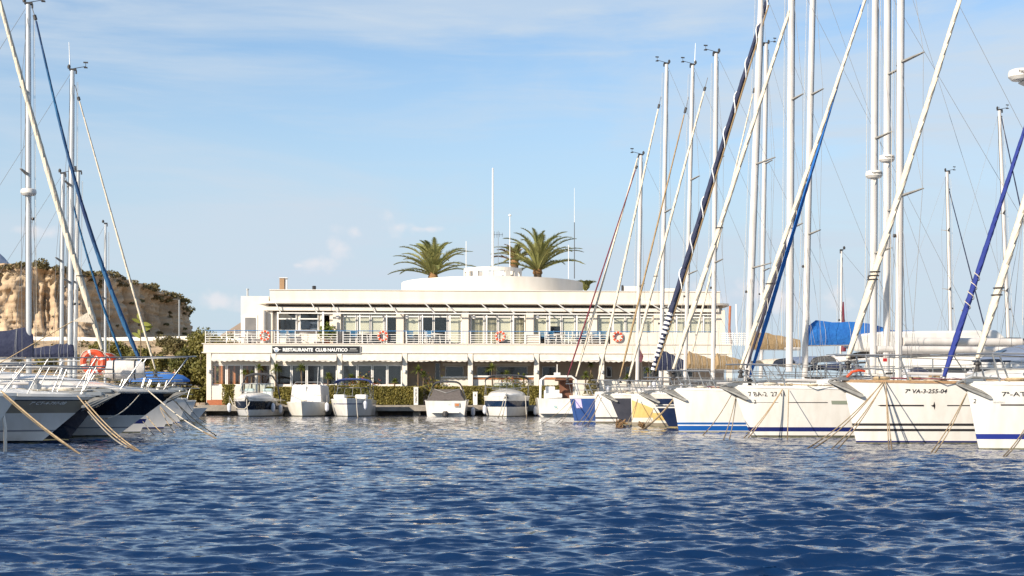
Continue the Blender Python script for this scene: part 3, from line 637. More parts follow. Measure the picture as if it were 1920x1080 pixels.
# wall with openings: build as strips around each opening
ops = [(815, 826, 'door'), (834, 870, 'w'), (893, 924, 'w'), (930, 990, 'w'), (1016, 1044, 'w'), (1070, 1075, 'n'), (1136, 1148, 's'), (1172, 1184, 's'), (1205, 1240, 's'), (1262, 1300, 'w')]
za, zb_ = BZ(704, D3), BZ(686, D3); cur = BU(762, D3)
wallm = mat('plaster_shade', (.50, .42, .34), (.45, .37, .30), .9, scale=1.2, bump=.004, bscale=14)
rw = MB()
for a, b, t in ops:
    if t == 'n': continue
    ua, ub = BU(a, D3), BU(b, D3); rw.box(cur, ua, D3, D3 + .2, zf, zs)
    if t == 'door': rw.box(ua, ub, D3, D3 + .2, zb_ + .25, zs)
    else: rw.box(ua, ub, D3, D3 + .2, zb_, zs); rw.box(ua, ub, D3, D3 + .2, zf, BZ(708, D3))
    cur = ub
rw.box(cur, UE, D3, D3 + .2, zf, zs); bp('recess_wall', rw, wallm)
for a, b, t in ops:
    if t == 'n': continue
    if t == 'door': window(BU(a, D3) + .02, BU(b, D3) - .02, zf + .03, zb_ + .22, D3 + .1, g=glassd, fr=.05)
    else: window(BU(a, D3) + .02, BU(b, D3) - .02, BZ(708, D3) + .03, zb_ - .02, D3 + .1, g=glassd if t == 'w' else glass, fr=.06)
bp('counter', MB().box(BU(826, 1.5), BU(878, 1.5), 1.3, 1.5, zf, BZ(709, 1.5)).box(BU(888), BU(1002), .3, .5, zf, BZ(707)).box(BU(1012), BU(1060), .3, .5, zf, BZ(707)), plaster2)
bp('counter_top', MB().box(BU(826, 1.5), BU(878, 1.5), 1.15, 1.55, BZ(709, 1.5) + .002, BZ(706, 1.5)).box(BU(888), BU(1002), .15, .55, BZ(707) + .002, BZ(704)), whp)
bp('counter_band', MB().box(BU(888), BU(1002), .26, .298, BZ(711), BZ(708)).box(BU(1012), BU(1060), .26, .298, BZ(711), BZ(708)), orangew)
bp('window_head', MB().box(BU(830, D3), BU(874, D3), D3 - .06, D3 - .003, BZ(686, D3), BZ(681, D3)).box(BU(890, D3), BU(996, D3), D3 - .06, D3 - .003, BZ(686, D3), BZ(681, D3)), plaster2)
bp('terrace_wall', MB().box(BU(1070), BU(1240), .5, .65, zf, BZ(712)), plaster2)
# roof drum and ring of openings
def arc(cx, cy, r, a0, a1, n): return [(cx + r * math.cos(a0 + (a1 - a0) * k / n), cy + r * math.sin(a0 + (a1 - a0) * k / n)) for k in range(n + 1)]
uc = (BU(753, 9) + BU(1092, 9)) / 2; rr = (BU(1092, 9) - BU(753, 9)) / 2
circ = arc(uc, 9.0, rr, 0, 2 * pi, 72)[:-1]
drum = bp('drum', MB().loft([[(u, d, z) for u, d in circ] for z in (zr - .4, BZ(519, 3))]), plaster2, smooth=True)
uc2 = BU(923, 7.5); r2 = (BU(977, 7.5) - BU(869, 7.5)) / 2; zA, zB = BZ(519, 3), BZ(500, 4.2)
def ringwall(z0, z1, aa, bb_, th=.18):
    mb = MB(); n = max(1, int((bb_ - aa) / .12)); o_ = arc(uc2, 6.6, r2, aa, bb_, n); i_ = arc(uc2, 6.6, r2 - th, aa, bb_, n)
    mb.loft([[(o_[k][0], o_[k][1], z0), (i_[k][0], i_[k][1], z0), (i_[k][0], i_[k][1], z1), (o_[k][0], o_[k][1], z1)] for k in range(n + 1)]); return mb
bp('lookout_wall', ringwall(zA, zA + .14, 0, 2 * pi), plaster2, drum); bp('lookout_wall', ringwall(zB - .22, zB + .05, 0, 2 * pi), plaster2, drum)
no = 16
for k in range(no): a = 2 * pi * k / no; bp('lookout_pier', ringwall(zA + .14, zB - .22, a + .0, a + 2 * pi / no * .52), plaster2, drum)
# roof furniture
ch = bp('chimney', MB().box(BU(524, 3), BU(533, 3), 3, 3.5, zr, BZ(523, 3)), [teak]); bp('chimney_cap', MB().box(BU(523, 3), BU(539, 3), 2.95, 3.6, BZ(523, 3), BZ(522, 3)).box(BU(534, 3), BU(538, 3), 3.1, 3.5, zr, BZ(523, 3)), pvc, ch)
bp('cowl', MB().lathe([(.09, zr), (.09, zr + .12), (.15, zr + .16), (.12, zr + .24), (.16, zr + .28), (.12, zr + .34), (.16, zr + .38), (.1, zr + .44)], (BU(589, 3), 3, 0), 10), dark)
bp('roof_unit', MB().box(BU(1170, 4), BU(1195, 4), 4, 5, zr, BZ(535, 4)), plaster2); bp('roof_unit', MB().box(BU(1245, 4), BU(1272, 4), 4, 5, zr, BZ(539, 4)), plaster2)
bp('roof_hatch', MB().loft([[(BU(1205, 4), 3.5, zr), (BU(1230, 4), 3.5, zr), (BU(1230, 4), 4.5, zr), (BU(1205, 4), 4.5, zr)], [(BU(1212, 4), 3.7, zr + .25), (BU(1222, 4), 3.7, zr + .2), (BU(1222, 4), 4.3, zr + .2), (BU(1212, 4), 4.3, zr + .25)]]), glassd)
bp('roof_vent', MB().box(BU(1166, 4), BU(1169, 4), 4, 4.3, zr, BZ(533, 4)), dark)
# masts and aerials standing on the roof
def onB(name, u, d, z): return empty(name, tuple(B2W(u, d, z)), TH)
fp = onB('flagpole', BU(924, 7), 7, zA); tag(fp, 'tall white flagpole on the club house roof drum', 'flagpole')
MB().tube([(0, 0, 0), (0, 0, BZ(317, 7) - zA)], [.085, .055], 8).build('pole', whp, fp, True); MB().lathe([(.02, 0), (.08, .05), (.02, .12)], (0, 0, BZ(317, 7) - zA), 8).build('cap', whp, fp)
for p, top, lab, r in ((956, 400, 'thin pale whip aerial right of the flagpole', .035), (1077, 350, 'tall dark aerial mast right of the big palm', .035), (874, 452, 'short white aerial left of the lookout ring', .03), (1066, 458, 'short pale rod beside the dark aerial mast', .03)):
    e = onB('aerial', BU(p, 7), 7, zA if p in (956,) else BZ(519, 6)); tag(e, lab, 'aerial')
    h = BZ(top, 7) - e.location.z; lowm = whp if p != 1077 else dark
    MB().tube([(0, 0, 0), (0, 0, h * (.62 if p == 1077 else 1))], [r, r * .8], 6).build('rod', lowm, e)
    if p == 1077: MB().tube([(0, 0, h * .62), (0, 0, h)], [.02, .012], 5).build('whip', whp, e)
    if p == 956: MB().lathe([(.02, 0), (.12, .05), (.12, .12), (.02, .16)], (0, 0, h - .2), 8).build('head', whp, e)
ta = onB('television_aerial', BU(934, 7), 6.8, zA); tag(ta, 'small comb shaped television aerial beside the flagpole', 'aerial')
hz = BZ(440, 7) - zA; MB().tube([(0, 0, 0), (0, 0, hz + .3)], .02, 5).build('rod', steel, ta); MB().tube([(-.35, 0, hz), (.35, 0, hz)], .015, 5).build('boom', dark, ta)
for k in range(4): MB().tube([(-.3 + k * .2, 0, hz - .25 + .03 * k), (-.3 + k * .2, 0, hz + .25 - .03 * k)], .013, 5).build('element', dark, ta)

# ------------------------------------------------------------------ sign
sg = onB('restaurant_sign', BU(511), -.06, BZ(663)); tag(sg, 'long black sign reading RESTAURANTE CLUB NAUTICO on the balcony front', 'sign')
sw = BU(675) - BU(511); shh = BZ(650) - BZ(663)
fr_ = MB(); fr_.box(-.04, sw + .04, -.05, -.0, -.04, 0).box(-.04, sw + .04, -.05, 0, shh, shh + .04).box(-.04, 0, -.05, 0, 0, shh).box(sw, sw + .04, -.05, 0, 0, shh)
fr_.build('sign_frame', inkg, sg); MB().box(0, sw, -.04, -.005, 0, shh).build('sign_board', signb, sg)
def textobj(txt, w, h, x, y, z, m, par, nm='lettering', **k):
    V, F = text_verts(txt, 1, **k); A = np.array(V); mn, mx_ = A.min(0), A.max(0); s = (mx_ - mn)
    mb = MB(); mb.add([(x + (v[0] - mn[0]) / s[0] * w, y, z + (v[1] - mn[1]) / s[1] * h) for v in V], F); return mb.build(nm, m, par)
textobj('RESTAURANTE', BU(587) - BU(530.5), shh * .50, BU(530.5) - BU(511), -.046, shh * .25, inkw, sg, bold=.04)
textobj('CLUB', BU(612.5) - BU(591.5), shh * .50, BU(591.5) - BU(511), -.046, shh * .25, inkw, sg, bold=.04)
textobj('NAUTICO', BU(652) - BU(614.5), shh * .50, BU(614.5) - BU(511), -.046, shh * .25, inkw, sg, bold=.04)
lg = MB(); lc = (BU(518.5) - BU(511), shh * .5); n = 24
lg.add([(lc[0] + .17 * math.cos(2 * pi * k / n), -.0455, lc[1] + .17 * math.sin(2 * pi * k / n)) for k in range(n)], [tuple(range(n))[::-1]])
lg.add([(lc[0] - .26, -.047, lc[1] + .12), (lc[0] + .1, -.047, lc[1] + .02), (lc[0] + .36, -.047, lc[1] + .03), (lc[0] + .1, -.047, lc[1] - .05), (lc[0] - .24, -.047, lc[1] + .05)], [(0, 4, 3, 2, 1)])
lg.build('logo', inkw, sg); MB().add([(lc[0] + .11 * math.cos(a), -.048, lc[1] - .04 + .10 * math.sin(a)) for a in [pi + pi * k / 8 for k in range(9)]], [tuple(range(9))[::-1]]).build('logo_wave', bluep, sg)
eb = MB(); ex = BU(656) - BU(511); eb.box(ex, ex + .46, -.048, -.045, shh * .58, shh * .72)
for k in range(2): eb.box(ex - .08, ex + .56, -.048, -.045, shh * (.30 + .13 * k), shh * (.34 + .13 * k))
eb.build('small_print', inkg, sg)

# ------------------------------------------------------------------ life rings on the railing
def lifering(name, loc, rz, lab, grp, Rr=.30, r=.075, tilt=0, plain=False):
    e = empty(name, loc, rz); tag(e, lab, 'life ring', grp); e.rotation_euler[0] = tilt
    mf = None if plain else (lambda i: 0)
    MB().torus((0, 0, 0), Rr, r, 32, 8).build('ring', orange, e, True)
    for k in range(4 if plain else 8):
        a0 = 2 * pi * k / (4 if plain else 8) + .25; rings = []
        for i in range(4):
            a = a0 + (.16 if not plain else .2) * i / 3; rings.append([(math.cos(a) * (Rr + (r + .006) * math.cos(b)), (r + .006) * math.sin(b), math.sin(a) * (Rr + (r + .006) * math.cos(b))) for b in [2 * pi * j / 8 for j in range(8)]])
        MB().loft(rings, caps=False).build('tape_band', ringw, e, True)
    pts = [(math.cos(2 * pi * k / 24) * (Rr + r + .03 - .035 * abs(math.cos(2 * 2 * pi * k / 24))), -.03, math.sin(2 * pi * k / 24) * (Rr + r + .03 - .035 * abs(math.cos(2 * 2 * pi * k / 24)))) for k in range(25)]
    MB().tube(pts, .012, 4).build('grab_line', ropew, e)
    return e
for p, lab in ((497, 'orange ring on the terrace rail left of the sign'), (718, 'orange life ring hung on the rail under the second window bay'), (938, 'orange life ring on the rail before the curtained windows'), (1158, 'orange life ring on the rail beside the tan furled sail')):
    l = B2W(BU(p), -.10, BZ(630.5)); lifering('life_ring', tuple(l), TH, lab, 'life rings on the terrace railing')
    x = MB().box(-.05, .05, .12, .16, -.28, .30); 
# ------------------------------------------------------------------ terrace chairs and tables
def make_chair(m, lab):
    e = empty('chair', (0, 0, 0)); tag(e, lab, 'chair', 'chairs on the terrace')
    b = MB()
    for k in range(4): b.box(-.24, .24, .2, .23, .52 + k * .11, .60 + k * .11)
    b.build('backrest', m, e); MB().box(-.25, .25, -.25, .22, .41, .45).build('seat', m, e)
    for sx_ in (-.25, .25):
        for sy in (-.22, .24): MB().box(sx_ - .02, sx_ + .02, sy - .02, sy + .02, 0, .42 if sy < 0 else .98).build('leg', whp, e)
        MB().box(sx_ - .025, sx_ + .025, -.25, .24, .62, .66).build('armrest', whp, e)
    return e
ch0 = make_chair(chairb, 'x'); first = True
cl = [(530, 1.3, 0, 'blue terrace chair at the left, nearest the white bar counter'), (548, 1.4, .3, 'blue terrace chair second from the left by the bar counter'), (663, .9, 0, 'blue chair alone under the first blinds right of the bar'),
      (769, .8, .2, 'blue chair at the left edge of the third window bay'), (801, .9, -.3, 'blue chair in the middle of the third window bay'), (810, 1.5, .5, 'blue chair half hidden behind the middle chair of the third bay'),
      (1018, .9, 0, 'leftmost blue chair of the crowded right hand terrace group'), (1034, 1.2, .2, 'second blue chair of the crowded right hand terrace group'), (1065, .8, -.2, 'third blue chair of the crowded right hand terrace group'), (1082, 1.3, .1, 'fourth blue chair, just left of the wine red furled sail'),
      (1094, .9, 0, 'blue chair partly covered by the wine red furled sail'), (1117, .9, -.1, 'blue chair between the cream and tan furled sails'), (1131, 1.2, .1, 'rightmost blue chair next to the last life ring')]
for p, d, rz, lab in cl:
    c = ch0 if first else copy_tree(ch0); first = False
    c.location = B2W(BU(p, d), d, zt); c.rotation_euler = (0, 0, TH + pi + rz * .6 if p < 0 else TH + rz); c['label'] = lab
wc0 = make_chair(whp, 'white plastic chair on the empty left terrace'); wc0['category'] = 'chair'; wc0['group'] = 'white chairs on the terrace'; wc0.location = B2W(BU(449, 1), 1.0, zt); wc0.rotation_euler = (0, 0, TH + 1)
def table(p, d, lab, w=.8):
    e = empty('table', tuple(B2W(BU(p, d), d, zt)), TH); tag(e, lab, 'table', 'terrace tables'); MB().lathe([(w / 2, .72), (w / 2, .75)], n=20).build('tabletop', whp, e)
    for a in range(4): x, y = .3 * math.cos(a * pi / 2 + .7), .3 * math.sin(a * pi / 2 + .7); MB().tube([(x, y, 0), (x * .8, y * .8, .72)], .02, 6).build('leg', whp, e)
for p, d, lab in ((468, 1.1, 'white round table on the left terrace'), (572, 1.0, 'white table in front of the bar counter'), (684, 1.0, 'white table left of the second life ring'), (820, 1.1, 'white table in the third window bay'), (1048, 1.2, 'white table between the blue chairs left of the red sail'), (1104, 1.3, 'white table right of the wine red furled sail')): table(p, d, lab)
pl = onB('potted_plant', BU(614, 1.2), 1.2, zt); tag(pl, 'leafy yellow-green potted plant beside the terrace post', 'plant')
MB().lathe([(.16, 0), (.22, .35), (.24, .36)]).build('pot', brick, pl, True)
C = RNG.normal(size=(420, 3)) * np.array([.26, .22, .26]) + np.array([0, 0, .82]); V, F = leaf_quads(C, .14, 2.4); npmesh('foliage', V, F, lf_yucca, pl)
# dining tables behind the glass and on the lower terrace
for i, (p, wh) in enumerate(((415, 'leftmost, beside the corner column'), (470, 'behind the black speedboat arch'), (545, 'left of the tall leaning yucca'), (600, 'right of the tall leaning yucca'), (660, 'behind the blue bimini boat'), (700, 'right of the third column yuccas'), (735, 'rightmost, next to the fourth column'))):
    e = onB('dining_table', BU(p, 1.4), 1.5, zf); tag(e, 'orange-brown dining table behind the glass, ' + wh, 'table', 'dining tables behind the glass'); MB().box(-.5, .5, -.4, .4, 1.42, 1.5).build('tabletop', orangew, e); MB().box(-.06, .06, -.06, .06, 0, 1.42).build('leg', woodd, e)
# ------------------------------------------------------------------ plants in front of the glass
def blades(n, L, w, droop, up=.3, seed=0, m=None, seg=4):
    r = np.random.default_rng(seed); mb = MB()
    for i in range(n):
        a = r.uniform(0, 2 * pi); e = math.asin(np.clip(r.uniform(-.35, 1.0), -1, 1)) ; l = L * r.uniform(.75, 1.1)
        d = Vector((math.cos(a) * math.cos(e), math.sin(a) * math.cos(e), math.sin(e))); s = d.cross(Vector((0, 0, 1))); s = s.normalized() if s.length > .01 else Vector((1, 0, 0)); vs = []
        for k in range(seg + 1):
            t = k / seg; p = d * l * t + Vector((0, 0, -droop * l * t * t)); ww = w * (1 - t) ** .7 * (.5 + t if t < .5 else 1); vs += [p - s * ww, p + s * ww]
        mb.add(vs, [(2 * k, 2 * k + 1, 2 * k + 3, 2 * k + 2) for k in range(seg)])
    return mb
crownA = blades(85, .62, .028, .28, seed=1); 
def yucca(p, d, ztop, lab, R_=.62, lean=0):
    e = onB('yucca_plant', BU(p, d), d, zf); tag(e, lab, 'plant', 'yucca plants along the facade'); h = ztop - zf - .25
    MB().tube([(0, 0, 0), (lean * .5, 0, h * .5), (lean, 0, h)], [.075, .06, .05], 7).build('trunk', bark, e, True)
    c = blades(110, R_, .030, .30, seed=int(p)).build('crown', lf_yucca, e); c.location = (lean, 0, h); return e
for p, d, py, r_, ln, lab in ((458, -.4, 692, .42, 0, 'small yucca behind the arch of the black speedboat'), (472, -.5, 694, .38, 0, 'smallest yucca behind the black speedboat'), (486, -.6, 684, .5, 0, 'bushy yucca between the second and third glass pane'), (518, -.7, 684, .62, -.05, 'drooping yucca in front of the second column'), (568, -.7, 684, .6, -.12, 'tall yucca behind the white cuddy boat'),
                            (615, -.7, 699, .52, 0, 'yucca left of the third column, above the blue bimini'), (658, -.7, 702, .48, 0, 'short yucca just right of the third column'), (740, -.7, 708, .42, 0, 'short yucca left of the fourth column'),
                            (785, -.6, 688, .70, -.05, 'tall yucca with wide crown right of the fourth column'), (790, -.5, 696, .45, .2, 'narrow yucca leaning right of the wide one'), (925, -.4, 684, .75, -.1, 'large leafy yucca in the middle of the open counter bay'), (950, -.4, 694, .5, .0, 'smaller yucca right of the large counter yucca'), (982, -.3, 700, .42, 0, 'low yucca at the right end of the counter'),
                            (1048, -.4, 702, .38, 0, 'yucca by the white planter beyond the counter'), (1108, .3, 676, .5, 0, 'yucca high between the red and tan furled sails'), (1096, -.2, 697, .55, .1, 'yucca low between the red and tan furled sails'), (1176, .3, 700, .45, 0, 'yucca right of the cream furled sail'), (1215, .2, 688, .5, 0, 'yucca left of the striped furled sail')):
    yucca(p, d, BZ(py), lab, r_, ln)
def conebush(p, d, h, r, lab, nm='conifer', m=lf_dark):
    e = onB(nm, BU(p, d), d, zf); tag(e, lab, 'plant'); rng = np.random.default_rng(int(p)); k = 900; t = rng.random(k) ** .7; a = rng.uniform(0, 2 * pi, k)
    C = np.stack([r * t * np.cos(a), r * t * np.sin(a), h * (1 - t) + .15], -1); V, F = leaf_quads(C, .12, 1.6, rng=rng); npmesh('foliage', V, F, m, e); MB().tube([(0, 0, 0), (0, 0, h)], [.05, .02], 5).build('trunk', bark, e)
conebush(1109, -.6, 2.1, .75, 'dark green conical conifer behind the white bow'); 
ptd = onB('planter', BU(1044), -.2, BZ(707)); tag(ptd, 'small white planter box on a post by the counter', 'planter'); MB().box(-.22, .22, -.15, .15, 0, .32).build('box', whp, ptd); MB().box(-.03, .03, -.03, .03, .32, .9).build('post', whp, ptd)
for i, (p, d, lab) in enumerate(((680, -.75, 'pink flowering bush above the hedge beside the blue bimini'), (812, -.9, 'pink and green flowering bush at the gap in the hedge'), (960, -.9, 'orange and pink flowers behind the bimini boat'))):
    e = onB('flowering_bush', BU(p, d), d, zf); tag(e, lab, 'bush'); rng = np.random.default_rng(i); h = 1.7 if i else 2.0
    C = rng.normal(size=(700, 3)) * np.array([.45, .25, .38]) + np.array([0, 0, h * .6]); V, F = leaf_quads(C, .12, 1.5, rng=rng); npmesh('foliage', V, F, lf_shrub, e)
    C = rng.normal(size=(90, 3)) * np.array([.5, .25, .36]) + np.array([0, -.15, h * .72]); V, F = leaf_quads(C, .10, 1.0, rng=rng); npmesh('flowers', V, F, lf_flower, e)
# hedges
def hedge(p0, p1, d, y0, lab, seed, thick=.8):
    u0, u1 = BU(p0, d), BU(p1, d); w = u1 - u0; e = onB('hedge', (u0 + u1) / 2, d, .70); tag(e, lab, 'hedge', 'clipped hedges along the quay'); h = BZ(y0, d) - .70
    rng = np.random.default_rng(seed); n = int(w * 1500)
    x = rng.uniform(-w / 2, w / 2, n); y = rng.uniform(-thick / 2, thick / 2, n); z = rng.uniform(.04, h, n)
    f = rng.random(n); face = f < .62; top = (f >= .62) & (f < .9)
    y[face] = -thick / 2 + rng.exponential(.05, face.sum()); z[top] = h - rng.exponential(.04, top.sum())
    bul = (fbm(x, z, 1.4, 3, seed) - .5) * .22; y -= bul; z += (fbm(x, y, 1.2, 3, seed + 2) - .5) * .16 * (z / h)
    V, F = leaf_quads(np.stack([x, y, z], -1), .095, 1.4, rng=rng); npmesh('foliage', V, F, lf_hedge, e)
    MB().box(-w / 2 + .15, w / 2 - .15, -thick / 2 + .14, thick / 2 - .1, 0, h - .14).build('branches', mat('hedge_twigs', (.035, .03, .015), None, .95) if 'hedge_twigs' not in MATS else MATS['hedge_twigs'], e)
hedge(418, 440, -1.2, 722, 'narrow upright hedge left of the black speedboat', 1); hedge(500, 610, -1.3, 726, 'hedge between the black speedboat and the white cuddy boat', 2)
hedge(612, 684, -1.3, 724, 'hedge seen through the screen of the blue bimini boat', 3); hedge(686, 793, -1.3, 725, 'long low hedge right of the blue bimini boat', 4)
hedge(808, 862, -1.35, 726, 'hedge behind the stern-on boat with grey cover', 5); hedge(866, 1062, -1.3, 724, 'longest hedge behind the grey bimini boat', 6)
# pontoon service posts
for p, t, lab, txt in ((780, 727, 'white service post with black letters in the hedge gap', 'NAUTICO'), (891, 736, 'white numbered service post left of the grey bimini boat', '6')):
    e = onB('service_post', BU(p, -1.9), -1.95, .70); tag(e, lab, 'post'); h = BZ(t, -1.9) - .70
    MB().box(-.15, .15, -.09, .09, 0, h).build('post', whp, e, bevel=.02); MB().box(-.17, .17, -.11, .11, h, h + .05).build('cap', whp, e)
    V, F = text_verts(txt, 1, bold=.03); A = np.array(V); mn, mxx = A.min(0), A.max(0); L = min(h * .8, .95 if len(txt) > 1 else .2); k = L / (mxx[0] - mn[0]) if len(txt) > 1 else .2
    mb = MB(); mb.add([(-(v[1] - (mn[1] + mxx[1]) / 2) * (k if len(txt) > 1 else .2) * 1.0, -.094, h * .15 + (v[0] - mn[0]) * k) if len(txt) > 1 else ((v[0] - mn[0]) * .2 - .05, -.094, h * .7 + v[1] * .25) for v in V], F); mb.build('lettering', ink, e)
# ------------------------------------------------------------------ date palms behind the club house
def frond_mesh(L, seed, up):
    rng = np.random.default_rng(seed); n = 34; V = []; F = []
    P = []
    for k in range(n + 1):
        t = k / n; ang = R(up) - t ** 1.7 * R(up * .45 + 34 + (seed * 37 % 17))
        if k == 0: P.append(np.zeros(3)); continue
        P.append(P[-1] + np.array([math.cos(ang), 0, math.sin(ang)]) * L / n)
    P = np.array(P); mb = MB(); mb.tube([tuple(p) for p in P[::3]], [.05 * (1 - i / 14) + .008 for i in range(len(P[::3]))], 4)
    for k in range(3, n + 1):
        t = k / n; T = P[k] - P[k - 1]; T /= np.linalg.norm(T); l = .62 * math.sin(pi * min(1, .18 + t * .82)) ** .6 * (1 - .25 * t)
        for sd in (-1, 1):
            for q in (0, .5):
                b = P[k] - T * q * L / n; up_ = np.array([-T[2], 0, T[0]]); d = np.array([T[0] * .75, sd * .78, T[2] * .75]) + up_ * (.30 + rng.normal() * .10); d /= np.linalg.norm(d)
                e_ = b + d * l * rng.uniform(.85, 1.1) + np.array([0, 0, -.10 * l]); w = T * .055
                mb.add([tuple(b - w), tuple(b + w), tuple(e_)], [(0, 1, 2)])
    o = mb.build('frond', lf_palm); return o
def palm(px, Y, zc, L, nf, lab, seed, dead=()):
    e = empty('palm_tree', ((px - 960) * Y / FPX, Y, .6)); tag(e, lab, 'palm tree', 'date palms behind the club house'); rng = np.random.default_rng(seed)
    MB().tube([(0, 0, 0), (.05, 0, zc * .5), (0, 0, zc - .6)], [.32, .27, .34], 10).build('trunk', bark, e, True)
    MB().lathe([(.18, -.35), (.42, .0), (.32, .35), (.05, .6)], (0, 0, zc - .6), 10).build('crown_heart', mat('palm_boots', (.30, .16, .06), (.2, .11, .05), .9, scale=8), e, True)
    protos = []
    for i in range(nf):
        ga = i * 2.39996 + seed; q = (i + .5) / nf; upk = 87 - q * 64 + rng.normal() * 5 + rng.normal() * 4; upk = max(upk, 2)
        o = frond_mesh(L * rng.uniform(.9, 1.08) * (1 if q > .25 else .9), seed * 50 + i, upk)
        o.parent = e; o.location = (0, 0, zc - .5 + .25 * (1 - q)); o.rotation_euler = (rng.normal() * .12, 0, ga)
        if i in dead: o.data.materials[0] = lf_dead
palm(812, 116, CH + (HOR - 520) * 116 / FPX, 3.9, 34, 'left date palm, its fan of fronds left of the lookout ring', 2)
palm(1008, 118, CH + (HOR - 512) * 118 / FPX, 4.6, 40, 'taller right date palm beside the roof aerials', 5)
palm(965, 125, CH + (HOR - 496) * 125 / FPX, 2.2, 14, 'small browned palm crown behind the thin aerial', 8, dead=(3, 5, 6, 8, 9, 10, 11, 13))
e = empty('palm_tree', (atpx(1098, 113), 113, .6)); tag(e, 'slim green palm tuft at the right end of the roof drum', 'palm tree')
zc = 9.6; MB().tube([(0, 0, 0), (0, 0, zc - .6)], .14, 8).build('trunk', bark, e)
for i in range(7): f = frond_mesh(1.3, 900 + i, 75); f.parent = e; f.location = (0, 0, zc - .6); f.rotation_euler = (0, 0, i * .9)
